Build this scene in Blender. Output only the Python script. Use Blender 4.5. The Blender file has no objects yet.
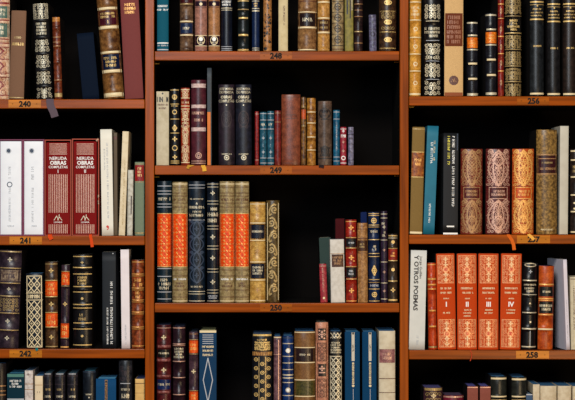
import bpy, bmesh, math, random
from mathutils import Vector, Matrix
sc = bpy.context.scene
C = sc.collection
# ------------------------------------------------------------------ camera model
DIST = 4.4; F = 450*DIST; ZC = 1.45; HY = 200.0; VX = 262.0   # level camera; VX, HY: where lines running into the shelves meet
CAM = Vector(((VX-287.5)/450, -DIST, ZC))
FW = Vector((0, 1, 0)); RT = Vector((1, 0, 0))
def at(px, py, Y=0.0):
    d = FW + RT*((px-VX)/F) + Vector((0, 0, 1))*((HY-py)/F)
    return CAM + d*((Y-CAM.y)/d.y)
PX = 1/450.0                                   # one photograph pixel at the shelf front, metres
cd = bpy.data.cameras.new('camera'); cam = bpy.data.objects.new('camera', cd); C.objects.link(cam)
cam.location = CAM; cam.rotation_euler = (math.pi/2, 0, 0)
cd.sensor_width = 36; cd.lens = 36*F/575; cd.shift_y = -(200-HY)/575; cd.shift_x = (287.5-VX)/575; cd.clip_start = .05
sc.camera = cam

# ------------------------------------------------------------------ materials
def lin(c):
    return tuple((v/255/12.92 if v/255 <= .04045 else ((v/255+.055)/1.055)**2.4) for v in c)
def deep(c):
    l = (c[0]+c[1]+c[2])/3
    c = tuple(max(0, min(255, l+(v-l)*1.05)) for v in c)
    return tuple(255*(v/255)**1.13 for v in c)
_m = {}
def mat(kind, col, col2=None, scale=60.0, amt=.5, rough=None):
    key = (kind, col, col2, scale, amt, rough)
    if key in _m: return _m[key]
    m = bpy.data.materials.new(kind); m.use_nodes = True; nt = m.node_tree; N = nt.nodes; L = nt.links
    b = N['Principled BSDF']
    if kind in ('leather', 'cloth'): col = deep(col); col2 = col2 and deep(col2)
    if kind == 'paper' and col2: col2 = tuple((p+q)/2 for p, q in zip(col, col2))
    base = lin(col)+(1,)
    tc = N.new('ShaderNodeTexCoord'); oi = N.new('ShaderNodeObjectInfo')
    ad = N.new('ShaderNodeVectorMath'); ad.operation = 'MULTIPLY_ADD'
    ad.inputs[1].default_value = (1, 1, 1)
    mu = N.new('ShaderNodeVectorMath'); mu.operation = 'SCALE'; mu.inputs[0].default_value = (3.1, 1.7, 5.3)
    L.new(oi.outputs['Random'], mu.inputs['Scale']); L.new(tc.outputs['Object'], ad.inputs[0]); L.new(mu.outputs[0], ad.inputs[2])
    def noise(s, det=4, vec=None):
        n = N.new('ShaderNodeTexNoise'); n.inputs['Scale'].default_value = s; n.inputs['Detail'].default_value = det
        L.new(vec or ad.outputs[0], n.inputs['Vector']); return n
    def ramp(src, p0, p1, a, c):
        r = N.new('ShaderNodeValToRGB'); e = r.color_ramp.elements
        e[0].position = p0; e[1].position = p1; e[0].color = a; e[1].color = c
        L.new(src, r.inputs[0]); return r
    def bump(src, st, dist=.0006):
        bp = N.new('ShaderNodeBump'); bp.inputs['Strength'].default_value = st; bp.inputs['Distance'].default_value = dist
        L.new(src, bp.inputs['Height']); L.new(bp.outputs[0], b.inputs['Normal'])
    sh = lambda k: tuple(min(1, v*k) for v in base[:3])+(1,)
    if kind == 'leather':
        n = noise(scale, 5)
        c2 = (lin(col2)+(1,)) if col2 else sh(.62)
        r = ramp(n.outputs['Fac'], .5-.22*amt-.06, .5+.22*(1-amt)+.1, c2, base)
        nf = noise(330, 4); rf = ramp(nf.outputs['Fac'], .3, .7, (.62, .62, .62, 1), (1.22, 1.22, 1.22, 1))
        mx = N.new('ShaderNodeVectorMath'); mx.operation = 'MULTIPLY'; L.new(r.outputs[0], mx.inputs[0]); L.new(rf.outputs[0], mx.inputs[1])
        L.new(mx.outputs[0], b.inputs['Base Color'])
        n2 = noise(900, 3); bump(n2.outputs['Fac'], .25, .0004)
        b.inputs['Roughness'].default_value = rough or .34; b.inputs['Specular IOR Level'].default_value = .32
    elif kind == 'cloth':
        n = noise(1100, 2); r = ramp(n.outputs['Fac'], .3, .7, sh(.75), sh(1.1)); L.new(r.outputs[0], b.inputs['Base Color'])
        bump(n.outputs['Fac'], .3, .0003); b.inputs['Roughness'].default_value = rough or .75
        b.inputs['Specular IOR Level'].default_value = .1
    elif kind == 'paper':
        c2 = (lin(col2)+(1,)) if col2 else sh(.93)
        n = noise(scale, 5); r = ramp(n.outputs['Fac'], .35, .6, c2, base); L.new(r.outputs[0], b.inputs['Base Color'])
        b.inputs['Roughness'].default_value = rough or .6; b.inputs['Specular IOR Level'].default_value = .3
    elif kind == 'pages':
        w = N.new('ShaderNodeTexWave'); w.inputs['Scale'].default_value = 500; w.inputs['Distortion'].default_value = 1.5
        L.new(tc.outputs['Object'], w.inputs['Vector'])
        r = ramp(w.outputs['Fac'], .0, 1, sh(.7), base); L.new(r.outputs[0], b.inputs['Base Color'])
        b.inputs['Roughness'].default_value = .8
    elif kind == 'gilt':
        n = noise(300, 3); r = ramp(n.outputs['Fac'], .3, .55, sh(.6), base); L.new(r.outputs[0], b.inputs['Base Color'])
        b.inputs['Roughness'].default_value = .4; b.inputs['Metallic'].default_value = .25
    elif kind in ('wood_x', 'wood_z'):
        mp = N.new('ShaderNodeMapping'); L.new(ad.outputs[0], mp.inputs['Vector'])
        mp.inputs['Scale'].default_value = (5, 120, 120) if kind == 'wood_x' else (120, 120, 5)
        n = noise(1.0, 6, mp.outputs[0]); r = ramp(n.outputs['Fac'], .3, .7, sh(.5), sh(1.15)); L.new(r.outputs[0], b.inputs['Base Color'])
        bump(n.outputs['Fac'], .12, .0005); b.inputs['Roughness'].default_value = rough or .3; b.inputs['Specular IOR Level'].default_value = .13
    else:
        b.inputs['Base Color'].default_value = base; b.inputs['Roughness'].default_value = rough or .5
        if kind == 'metal': b.inputs['Metallic'].default_value = .8
        if kind == 'matt_dark': b.inputs['Specular IOR Level'].default_value = .08
    _m[key] = m; return m
INK = {'G': ('gilt', (226, 190, 118)), 'S': ('gilt', (214, 202, 172)), 'D': ('gilt', (178, 150, 96)), 'Y': ('paint', (226, 214, 70)),
       'W': ('paint', (236, 234, 228)), 'K': ('paint', (24, 20, 20)), 'R': ('paint', (196, 44, 24)), 'N': ('paint', (44, 58, 78)),
       'g': ('paint', (176, 178, 182)), 'M': ('paint', (122, 26, 28)), 'P': ('paint', (44, 24, 40)), 'B': ('paint', (84, 42, 26)),
       'O': ('gilt', (238, 176, 92)), 'C': ('paint', (224, 204, 160)), 'm': ('gilt', (172, 128, 84)), 'p': ('gilt', (206, 160, 138)), 'q': ('gilt', (240, 170, 116)), 'f': ('paint', (150, 96, 68)), 'e': ('paint', (52, 40, 44))}
def ink(k): return mat(*INK[k])

# ------------------------------------------------------------------ mesh helpers
class MB:
    def __init__(s): s.v = []; s.f = []; s.mi = []; s.mats = []
    def mid(s, m):
        if m not in s.mats: s.mats.append(m)
        return s.mats.index(m)
    def face(s, pts, m):
        i = len(s.v); s.v += [tuple(p) for p in pts]; s.f.append(tuple(range(i, i+len(pts)))); s.mi.append(s.mid(m))
    def box(s, x0, x1, y0, y1, z0, z1, m):
        p = [(x, y, z) for x in (x0, x1) for y in (y0, y1) for z in (z0, z1)]
        i = len(s.v); s.v += p; k = s.mid(m)
        for q in ((0, 1, 3, 2), (4, 6, 7, 5), (0, 4, 5, 1), (2, 3, 7, 6), (0, 2, 6, 4), (1, 5, 7, 3)):
            s.f.append(tuple(i+a for a in q)); s.mi.append(k)
    def build(s, name, parent=None, smooth=False, bevel=0):
        me = bpy.data.meshes.new(name); me.from_pydata(s.v, [], s.f)
        for m in s.mats: me.materials.append(m)
        me.polygons.foreach_set('material_index', s.mi)
        if bevel:
            bm = bmesh.new(); bm.from_mesh(me); bmesh.ops.remove_doubles(bm, verts=bm.verts, dist=1e-6)
            bmesh.ops.bevel(bm, geom=list(bm.edges), offset=bevel, segments=2, affect='EDGES', profile=.5); bm.to_mesh(me); bm.free()
        if smooth: me.polygons.foreach_set('use_smooth', [True]*len(me.polygons))
        o = bpy.data.objects.new(name, me); C.objects.link(o)
        if parent: o.parent = parent
        return o
def empty(name, loc, label, cat, group=None, rot=(0, 0, 0)):
    o = bpy.data.objects.new(name, None); C.objects.link(o); o.location = loc; o.rotation_euler = rot
    o.empty_display_size = .02; o['label'] = label; o['category'] = cat
    if group: o['group'] = group
    return o
_tx = {}
def glyphs(s, bold=0.0):
    """faces of a line of type, one em high capitals = 1, centred in x, base at 0"""
    k = (s, bold)
    if k in _tx: return _tx[k]
    cu = bpy.data.curves.new('type', 'FONT'); cu.body = s; cu.size = 1; cu.align_x = 'CENTER'; cu.offset = bold; cu.resolution_u = 2
    ob = bpy.data.objects.new('type', cu); C.objects.link(ob)
    dg = bpy.context.evaluated_depsgraph_get(); dg.update()
    me = bpy.data.meshes.new_from_object(ob.evaluated_get(dg))
    r = ([(v.co.x/.69, v.co.y/.69) for v in me.vertices], [tuple(p.vertices) for p in me.polygons])
    bpy.data.meshes.remove(me); bpy.data.objects.remove(ob); bpy.data.curves.remove(cu)
    _tx[k] = r; return r

# ------------------------------------------------------------------ the bookcase
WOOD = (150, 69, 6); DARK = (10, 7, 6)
wx = mat('wood_x', WOOD); wz = mat('wood_z', WOOD); dk = mat('matt_dark', DARK, rough=.9)  # dk: near-black interior boards behind the mahogany front edges
plate_m = mat('wood_x', (200, 120, 30)); brass = mat('metal', (196, 150, 60), rough=.4)
DEPTH = .27
case = empty('bookcase', (at(277, 185).x, 0, 0), 'tall dark mahogany bookcase with three bays of numbered shelves full of old books', 'bookcase')
CX = case.location.x
XL0, XL1 = at(145.2, 200).x, at(154.1, 200).x
XR0, XR1 = at(399.9, 200).x, at(408.5, 200).x
BAY = XR0-XL1; TH = .0205; ZT, ZB = 2.08, .0
XA1 = XL0-BAY; XA0 = XA1-.02; XD0 = XR1+BAY; XD1 = XD0+.02
def rel(x): return x-CX
for x0, x1 in ((XA0, XA1), (XL0, XL1), (XR0, XR1), (XD0, XD1)):
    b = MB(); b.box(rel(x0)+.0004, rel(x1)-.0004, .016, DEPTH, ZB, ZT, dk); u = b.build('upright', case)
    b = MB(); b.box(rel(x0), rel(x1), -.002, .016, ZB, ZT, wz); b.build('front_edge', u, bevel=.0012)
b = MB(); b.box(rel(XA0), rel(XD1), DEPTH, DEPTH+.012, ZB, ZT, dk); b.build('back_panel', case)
b = MB(); b.box(rel(XA0), rel(XD1), -.012, DEPTH+.012, ZT, ZT+.03, wx); b.build('top_panel', case, bevel=.002)
ZS = {'L1': at(72, 99.3).z, 'L2': at(72, 235.9).z, 'L3': at(72, 349.0).z, 'C1': at(277, 51.2).z, 'C2': at(277, 165.5).z, 'C3': at(277, 303.1).z,
      'R1': at(490, 96.3).z, 'R2': at(490, 234.7).z, 'R3': at(490, 350.2).z,
      'L4': at(72, 466).z, 'C4': at(277, 440).z, 'R4': at(490, 466).z, 'L0': at(72, -34).z, 'C0': at(277, -62).z, 'R0': at(490, -34).z,
      'Lz': .1, 'Cz': .1, 'Rz': .1}
BX = {'L': (XA1, XL0), 'C': (XL1, XR0), 'R': (XR1, XD0)}
PLATE = {'L1': ('240', 25, 8.5, 41), 'L2': ('241', 26, 9.5, 42), 'L3': ('242', 25.5, 9.5, 42), 'C1': ('248', 276, 260, 292), 'C2': ('249', 276, 260, 292),
         'C3': ('250', 276, 260, 292), 'R1': ('256', 533.5, 517, 549), 'R2': ('257', 533.5, 517, 550), 'R3': ('258', 532, 516, 549)}
black = mat('paint', (8, 6, 5), rough=.9)
for s, z in ZS.items():
    x0, x1 = BX[s[0]]
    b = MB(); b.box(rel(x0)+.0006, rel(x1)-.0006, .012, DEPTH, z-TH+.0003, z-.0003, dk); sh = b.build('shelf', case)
    b = MB(); b.box(rel(x0)+.0012, rel(x1)-.0012, 0, .012, z-TH, z, wx); b.build('front_edge', sh, bevel=.0016)
    if s in PLATE:
        t, xc, p0, p1 = PLATE[s]
        a0, a1, ac = at(p0, 200).x, at(p1, 200).x, at(xc, 200).x
        pm = plate_m if s[0] == 'L' or s in ('R2', 'R3') else mat('wood_x', (160, 82, 14))
        b = MB(); b.box(rel(a0), rel(a1), -.0012, 0, z-TH+.0019, z-.0016, pm)
        for q in (.13, .87):
            xq = rel(a0)+(a1-a0)*q; zq = z-TH/2
            for k in range(6):
                a, c = k*math.pi/3, (k+1)*math.pi/3
                b.face([(xq, -.0022, zq), (xq+.0011*math.cos(a), -.0014, zq+.0011*math.sin(a)), (xq+.0011*math.cos(c), -.0014, zq+.0011*math.sin(c))], mat('metal', (110, 78, 40), rough=.5))
        b.build('number_plate', sh)
        v, f = glyphs(t, .045); b = MB(); hh = 5.4*PX
        for q in f: b.face([(rel(ac)+v[i][0]*hh, -.0016, z-TH/2-hh/2+v[i][1]*hh) for i in q], black)
        b.build('shelf_number', sh)
# brass shelf pins under the shelf ends and sockets in the sides
def pin(px, py, w=4.5):
    p = at(px, py, .03); b = MB()
    n = 8; r = .0016
    for k in range(n):
        a, c = 2*math.pi*k/n, 2*math.pi*(k+1)/n
        x0, x1 = rel(p.x)-w/2*PX, rel(p.x)+w/2*PX
        A = (.03+r*math.cos(a), p.z+r*math.sin(a)); D = (.03+r*math.cos(c), p.z+r*math.sin(c))
        b.face([(x0, *A), (x1, *A), (x1, *D), (x0, *D)], brass)
        b.face([(x0, .03, p.z), (x0, *D), (x0, *A)], brass); b.face([(x1, .03, p.z), (x1, *A), (x1, *D)], brass)
    b.build('shelf_pin', case)
for a in ((157.0, 63.6), (396.5, 62.0), (396.5, 175.6), (411.5, 106.8), (157.0, 176.8)): pin(*a)

for px, py in ((397.6, 107), (397.4, 130), (397.4, 150)):
    b = MB(); d_ = .05; p = at(399.9, py, d_); r_ = .0022
    ring = [(rel(XR0)-.0004, d_+r_*math.cos(k*math.pi/4), p.z+r_*math.sin(k*math.pi/4)) for k in range(8)]
    b.face(ring, mat('metal', (150, 100, 60), rough=.5)); b.build('peg_socket', case)
# setting
fl = MB(); fl.box(-2.6, 2.6, -5.2, DEPTH+.1, -.05, 0, mat('wood_x', (96, 62, 40))); o = fl.build('floor'); o['kind'] = 'structure'
wl = MB(); wl.box(-2.6, 2.6, DEPTH+.02, DEPTH+.1, 0, 2.9, mat('plaster', (150, 140, 128), rough=.9)); o = wl.build('wall_back'); o['kind'] = 'structure'

# ------------------------------------------------------------------ books
ROWNAME = {'L1': 'books on the shelf numbered 240', 'L2': 'books on the shelf numbered 241', 'L3': 'books on the shelf numbered 242', 'L4': 'books in the bottom row of the left bay',
           'C1': 'books on the shelf numbered 248', 'C2': 'books on the shelf numbered 249', 'C3': 'books on the shelf numbered 250', 'C4': 'books in the bottom row of the middle bay',
           'R1': 'books on the shelf numbered 256', 'R2': 'books on the shelf numbered 257', 'R3': 'books on the shelf numbered 258', 'R4': 'books in the bottom row of the right bay'}
seed = [11]
class Spine:
    """maps (x across, z up) in metres onto the curved spine, with raised bands"""
    def __init__(s, w, h, r, bands): s.w = w; s.h = h; s.r = r; s.bands = bands
    def y(s, x, z):
        u = max(-1, min(1, 2*x/s.w)); e = 1-math.sqrt(max(0, 1-(.94*u)**2)); e /= 1-math.sqrt(1-.94**2)
        bmp = 0
        for zb, hw, ht in s.bands:
            d = abs(z-zb)/hw
            if d < 1.0: bmp = max(bmp, ht*math.sqrt(1-d*d))
        return s.r*e-bmp*(1-.25*u*u)
def book(row, x0, x1, yt, label, cov=('leather', (90, 50, 30)), dx=0, r=.22, d=None, bands=(), deco=(), set=.006, pg=(206, 190, 160), yb=None, yaw=0,
         name=None, bt=1.6, capx=True, ribbon=None, lift=0.0, tl=None, gap_shade=(30, 25, 24)):
    seed[0] += 1; rnd = random.Random(seed[0])
    zb = ZS[row]+lift
    P0, P1 = at(x0, 300, set), at(x1, 300, set)
    w = P1.x-P0.x; xc = (P0.x+P1.x)/2
    zt = at((x0+x1)/2, yt, set).z
    h = zt-zb-.0002
    th = math.atan2(dx*PX, h)
    h = h/math.cos(th) - abs(math.sin(th))*w*.5
    zroot = zb+.0003+abs(math.sin(th))*w/2
    if d is None: d = max(.08, min(.15, h*.58))
    R = r*w*.5*(2.3 if cov[0] == 'leather' else 1.25)
    py2z = lambda py: at((x0+x1)/2, py, set).z-zroot
    bz = [(py2z(p), bt*PX, min(.0019, w*.07)) for p in bands]
    S = Spine(w, h, R, bz)
    kind = cov[0]
    root = empty(name or {'leather': 'leather_book', 'cloth': 'cloth_book', 'paper': 'paperback_book'}[kind], (xc, set, zroot), label, 'book', ROWNAME[row], (0, th, yaw))
    cm = mat(*cov) if not isinstance(cov[-1], dict) else mat(*cov[:-1], **cov[-1])
    # cover: spine shell + two boards
    bt_ = min(.0026, w*.13) if kind != 'paper' else min(.0006, w*.1)
    me = MB(); k = me.mid(cm)
    nu = 12
    zs = sorted(set_(([h*i/10 for i in range(11)]+[max(0, min(h, zb_+q*hw)) for zb_, hw, _ in bz for q in (-1.05, -.85, -.5, 0, .5, .85, 1.05)])))
    if r > .05:                                       # rounded head and tail caps
        zs = sorted(set_(zs+[.0006, .0016, h-.0006, h-.0016]))
    us = [-math.cos(math.pi*i/nu) for i in range(nu+1)]
    def sp(u, z):
        y = S.y(u*w/2, z); c = 0
        if r > .05:
            e = min(z, h-z)
            if e < .0016: c = .0009*(1-e/.0016)**2
        return (u*w/2, y+c, z)
    grid = [[sp(u, z) for u in us] for z in zs]
    base = len(me.v)
    for row_ in grid: me.v += row_
    nr = len(us)
    for i in range(len(zs)-1):
        for j in range(nr-1):
            a = base+i*nr+j; me.f.append((a, a+1, a+1+nr, a+nr)); me.mi.append(k)
    tk = max(.0008, bt_*.8)
    back = len(me.v)
    for row_ in grid: me.v += [(x*(1-2*tk/w), max(S.r, .0)*0+S.r*((abs(2*x/w))**2)*.8+tk+.0006, z) for (x, y, z) in row_]
    for i in range(len(zs)-1):
        for j in range(nr-1):
            a = back+i*nr+j; me.f.append((a, a+nr, a+1+nr, a+1)); me.mi.append(k)
    for j in range(nr-1):
        t = (len(zs)-1)*nr
        me.f.append((base+j, back+j, back+j+1, base+j+1)); me.mi.append(k)
        me.f.append((base+t+j, base+t+j+1, back+t+j+1, back+t+j)); me.mi.append(k)
    bm_ = cm if kind == 'paper' else mat('cloth', gap_shade)  # dark boards: shade of the gaps between books painted into their colour
    me.box(-w/2, -w/2+bt_, S.r, d, 0, h, bm_); me.box(w/2-bt_, w/2, S.r, d, 0, h, bm_)
    nsm = (len(zs)-1)*(nr-1)
    # page block
    pb = MB(); ins = .0028 if kind != 'paper' else .0003
    pm = mat('pages', pg); a = w/2-bt_-.0001
    if a > .0006:
        pts = [(-a, S.r+tk+.001), (-a*.5, S.r*.3+tk+.001), (0, tk+.0008), (a*.5, S.r*.3+tk+.001), (a, S.r+tk+.001)]
        fe = d-ins
        ring = pts+[(a, fe), (a*.5, fe-.0015*(r > .05)), (0, fe-.002*(r > .05)), (-a*.5, fe-.0015*(r > .05)), (-a, fe)]
        z0, z1 = ins*.6, h-ins*(.5 if kind != 'paper' else 1)
        n = len(ring)
        pb.face([(x, y, z1) for x, y in ring], pm); pb.face([(x, y, z0) for x, y in reversed(ring)], pm)
        for i in range(n):
            (xa, ya), (xb, yb_) = ring[i], ring[(i+1) % n]
            pb.face([(xa, ya, z0), (xb, yb_, z0), (xb, yb_, z1), (xa, ya, z1)], pm)
        pb.build('page_block', root)
    # decoration
    T = MB(); LT = MB(); tl_names = []
    U = w/2*.93
    def quad(B, xa, xb, za, zb_, m, off):
        n = max(1, int(abs(xb-xa)/(w*.09)))
        zcuts = [za, zb_]
        for q, hw, _ in bz:
            for e in (-1, -.7, 0, .7, 1):
                if za < q+e*hw < zb_: zcuts.append(q+e*hw)
        zcuts.sort()
        for zi in range(len(zcuts)-1):
            for i in range(n):
                p, q = xa+(xb-xa)*i/n, xa+(xb-xa)*(i+1)/n
                B.face([(X, S.y(X, Z)-off, Z) for X, Z in ((p, zcuts[zi]), (q, zcuts[zi]), (q, zcuts[zi+1]), (p, zcuts[zi+1]))], m)
    def stroke(pts, wd, m, B=None, off=.00045):
        B = B or T
        for (xa, za), (xb, zb_) in zip(pts, pts[1:]):
            L = math.hypot(xb-xa, zb_-za)
            if L < 1e-6: continue
            n = max(1, int(abs(xb-xa)/(w*.14)))
            nx, nz = -(zb_-za)/L*wd/2, (xb-xa)/L*wd/2
            ex, ez = (xb-xa)/L*wd*.25, (zb_-za)/L*wd*.25
            for i in range(n):
                p = (xa-ex+(xb-xa+2*ex)*i/n, za-ez+(zb_-za+2*ez)*i/n); q = (xa-ex+(xb-xa+2*ex)*(i+1)/n, za-ez+(zb_-za+2*ez)*(i+1)/n)
                cs = [(p[0]+nx, p[1]+nz), (p[0]-nx, p[1]-nz), (q[0]-nx, q[1]-nz), (q[0]+nx, q[1]+nz)]
                if max(abs(c[0]) for c in cs) > w/2*.985 or min(c[1] for c in cs) < 0 or max(c[1] for c in cs) > h: continue
                B.face([(X, S.y(X, Z)-off, Z) for X, Z in cs], m)
    def poly(pts, m, B=None, off=.00045):
        if max(abs(c[0]) for c in pts) > w/2 or min(c[1] for c in pts) < 0 or max(c[1] for c in pts) > h: return
        (B or T).face([(X, S.y(X, Z)-off, Z) for X, Z in pts], m)
    def disc(x, z, rr, m, n=10, off=.00045):
        poly([(x+rr*math.cos(2*math.pi*i/n), z+rr*math.sin(2*math.pi*i/n)) for i in range(n)], m, off=off)
    def ringp(x, z, rx, rz, wd, m, n=14):
        stroke([(x+rx*math.cos(2*math.pi*i/n), z+rz*math.sin(2*math.pi*i/n)) for i in range(n+1)], wd, m)
    def flower(x, z, s, m):
        for k2 in range(4):
            a = k2*math.pi/2
            c, q = math.cos(a), math.sin(a)
            poly([(x+s*(c*i-q*j), z+s*(q*i+c*j)) for i, j in ((.12, 0), (.55, -.32), (1, 0), (.55, .32))], m)
        disc(x, z, s*.22, m, 6)
    def spiral(x, z, s, a0, sg, m, wd, turns=1.25, n=11):
        stroke([(x+s*(1-.85*i/n)*math.cos(a0+sg*2*math.pi*turns*i/n), z+s*(1-.85*i/n)*math.sin(a0+sg*2*math.pi*turns*i/n)) for i in range(n+1)], wd, m)
    for op in deco:
        o, a = op[0], op[1:]
        if o == 'ln':                                 # y, thickness, ink[, u]
            z = py2z(a[0]); t = a[1]*PX/2; uu = (a[3] if len(a) > 3 else .97)*w/2
            z0, z1 = max(.0001, z-t), min(h-.0001, z+t)
            if z1 > z0: quad(T, -uu, uu, z0, z1, ink(a[2]), .0004)
        elif o == 'bx':                               # y0,y1,material tuple[,u0,u1]
            q = MB(); u0, u1 = (a[3], a[4]) if len(a) > 4 else (-.96, .96)
            z0, z1 = max(.0002, py2z(a[1])), min(h-.0002, py2z(a[0]))
            if z1 <= z0: continue
            quad(q, u0*w/2, u1*w/2, z0, z1, mat(*a[2]), .00025); q.build('title_label', root)
        elif o == 'pn':                               # same, a decorative spine panel
            q = MB(); u0, u1 = (a[3], a[4]) if len(a) > 4 else (-.96, .96)
            quad(q, u0*w/2, u1*w/2, max(.0002, py2z(a[1])), min(h-.0002, py2z(a[0])), mat(*a[2]), .00025); q.build('spine_panel', root)
        elif o == 'tx':                               # y0,y1,lines,ink[,u]: lines of worn lettering
            y0, y1, n, ik = a[:4]; uu = a[4] if len(a) > 4 else .75
            lh = (y1-y0)/n
            for i in range(n):
                zc_ = py2z(y0+lh*(i+.5)); hh = lh*.34*PX; ww = w/2*uu*rnd.choice((1, .85, .65, .95)) if n > 1 else w/2*uu
                x = -ww
                while x < ww-.2*hh:
                    cw = hh*rnd.uniform(.85, 1.35)
                    if rnd.random() > .08:
                        x2 = min(ww, x+cw*.8); sw = hh*.34
                        stroke([(x, zc_-hh), (x, zc_+hh)], sw, ink(ik), LT, .0005)
                        kk = rnd.randrange(4)
                        if kk != 1: stroke([(x2, zc_-hh), (x2, zc_+hh)], sw, ink(ik), LT, .0005)
                        if kk != 2: stroke([(x, zc_+hh*rnd.choice((.9, 0))), (x2, zc_+hh*rnd.choice((.9, 0, -.9)))], sw, ink(ik), LT, .0005)
                    x += cw*1.25
        elif o in ('T', 'Tb'):                        # text, yc, cap height px, ink[, max u]
            v, f = glyphs(a[0], .03 if o == 'Tb' else 0.01); hh = a[2]*PX
            sx = hh; mx = max(abs(p[0]) for p in v)*hh; lim = w/2*(a[4] if len(a) > 4 else .84)
            if mx > lim: sx *= lim/mx
            z0 = py2z(a[1])-hh/2
            for q in f: poly([(v[i][0]*sx, z0+v[i][1]*hh) for i in q], ink(a[3]), LT, .0005)
        elif o in ('V', 'Vb'):                        # text down the spine: text,y0,y1,u,cap px,ink
            v, f = glyphs(a[0], .03 if o == 'Vb' else 0.01); z0, z1 = py2z(a[1]), py2z(a[2]); hh = a[4]*PX
            mx = max(abs(p[0]) for p in v); sx = (z0-z1)/2/mx; zc_ = (z0+z1)/2
            for q in f: poly([(a[3]*w/2-hh/2+v[i][1]*hh, zc_-v[i][0]*sx) for i in q], ink(a[5]), LT, .0005)
        elif o == 'vt':                               # worn lettering down the spine: y0,y1,u,cap px,ink
            z0, z1 = py2z(a[0]), py2z(a[1]); hh = a[3]*PX/2; xx = a[2]*w/2; z = z0
            while z > z1:
                cw = hh*rnd.uniform(.9, 1.7)
                if rnd.random() > .14:
                    stroke([(xx-hh, z), (xx+hh, z)], hh*.4, ink(a[4]), LT, .0005)
                    if rnd.random() > .4: stroke([(xx+rnd.choice((-hh, 0, hh))*.8, z), (xx+rnd.choice((-hh, 0, hh))*.8, z-cw*.7)], hh*.4, ink(a[4]), LT, .0005)
                z -= cw*1.1
        elif o == 'fl': flower((a[3] if len(a) > 3 else 0)*w/2, py2z(a[0]), a[1]*PX, ink(a[2]))
        elif o == 'dt': disc((a[3] if len(a) > 3 else 0)*w/2, py2z(a[0]), a[1]*PX, ink(a[2]))
        elif o == 'rg': ringp((a[4] if len(a) > 4 else 0)*w/2, py2z(a[0]), a[1]*PX, a[1]*PX, a[2]*PX, ink(a[3]))
        elif o == 'ov': ringp(0, py2z(a[0]), a[1]*PX, a[2]*PX, a[3]*PX, ink(a[4]))
        elif o == 'dm':                               # diamond outline: y, half w(u), half h px, stroke px, ink
            z = py2z(a[0]); hw = a[1]*w/2; hh = a[2]*PX
            pts = [(0, z+hh), (hw, z), (0, z-hh), (-hw, z), (0, z+hh)]
            fine = []
            for p, q in zip(pts, pts[1:]): fine += [(p[0]+(q[0]-p[0])*i/4, p[1]+(q[1]-p[1])*i/4) for i in range(4)]
            stroke(fine+[pts[-1]], a[3]*PX, ink(a[4]))
        elif o == 'vl': stroke([(a[0]*w/2, py2z(a[1]+(a[2]-a[1])*i/12)) for i in range(13)], a[3]*PX, ink(a[4]))
        elif o == 'fr':                               # frame: y0,y1,u,stroke,ink
            z0, z1, X = py2z(a[0]), py2z(a[1]), a[2]*w/2; t = a[3]*PX
            for zz in (z0, z1): stroke([(-X, zz), (X, zz)], t, ink(a[4]))
            for xx in (-X, X): stroke([(xx, z0+(z1-z0)*i/12) for i in range(13)], t, ink(a[4]))
        elif o == 'hs':                               # horizontal stripes: y0,y1,n,stroke,ink,u
            for i in range(a[2]):
                z = py2z(a[0]+(a[1]-a[0])*i/(a[2]-1)); stroke([(-a[5]*w/2, z), (a[5]*w/2, z)], a[3]*PX, ink(a[4]))
        elif o == 'vs':
            for i in range(a[2]):
                X = (-1+2*i/(a[2]-1))*a[5]*w/2; stroke([(X, py2z(a[0])), (X, py2z(a[1]))], a[3]*PX, ink(a[4]))
        elif o == 'lat':                              # crossed lattice with dots: y0,y1,cols,stroke,ink[,u]
            z0, z1 = py2z(a[1]), py2z(a[0]); uu = (a[5] if len(a) > 5 else .86)*w/2; n = a[2]; cw = 2*uu/n; rows = max(1, round((z1-z0)/(cw*1.25))); ch = (z1-z0)/rows
            for i in range(n):
                for j in range(rows):
                    xa, za = -uu+i*cw, z0+j*ch
                    stroke([(xa, za), (xa+cw, za+ch)], a[3]*PX, ink(a[4])); stroke([(xa, za+ch), (xa+cw, za)], a[3]*PX, ink(a[4]))
                    flower(xa+cw/2, za, min(cw, ch)*.22, ink(a[4])); disc(xa+cw/2, za+ch/2, cw*.13, ink(a[4]), 6)
        elif o == 'sc':                               # scrollwork panel: y0,y1,ink,scroll radius px,stroke px,density[,u]
            z0, z1 = py2z(a[1]), py2z(a[0]); uu = (a[6] if len(a) > 6 else .86)*w/2; s = a[3]*PX; wd = a[4]*PX; m = ink(a[2])
            wd *= .72; pt = s*1.35/math.sqrt(a[5]); nc = max(1, round(uu/pt)); nz_ = max(1, round((z1-z0)/pt)); cx_, cz_ = uu/nc, (z1-z0)/nz_
            for i in range(nc):
                for j in range(nz_):
                    x, z = cx_*(i+.5+rnd.uniform(-.12, .12)), z0+cz_*(j+.5+rnd.uniform(-.12, .12)); a0 = rnd.uniform(0, 6.28); sg = rnd.choice((1, -1)); q = min(cx_, cz_)*.56
                    spiral(x, z, q, a0, sg, m, wd); spiral(-x, z, q, math.pi-a0, -sg, m, wd)
            k2 = max(1, int((z1-z0)/(3.2*s)))
            for i in range(k2):
                z = z0+(z1-z0)*(i+.5)/k2
                stroke([(0, z+s*1.1), (s*.5, z), (0, z-s*1.1), (-s*.5, z), (0, z+s*1.1)], wd, m)
        elif o == 'dam':                              # large symmetrical damask figures: y0,y1,n,ink,stroke
            z0, z1 = py2z(a[1]), py2z(a[0]); n = a[2]; hh = (z1-z0)/n; m = ink(a[3]); wd = a[4]*PX
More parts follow.
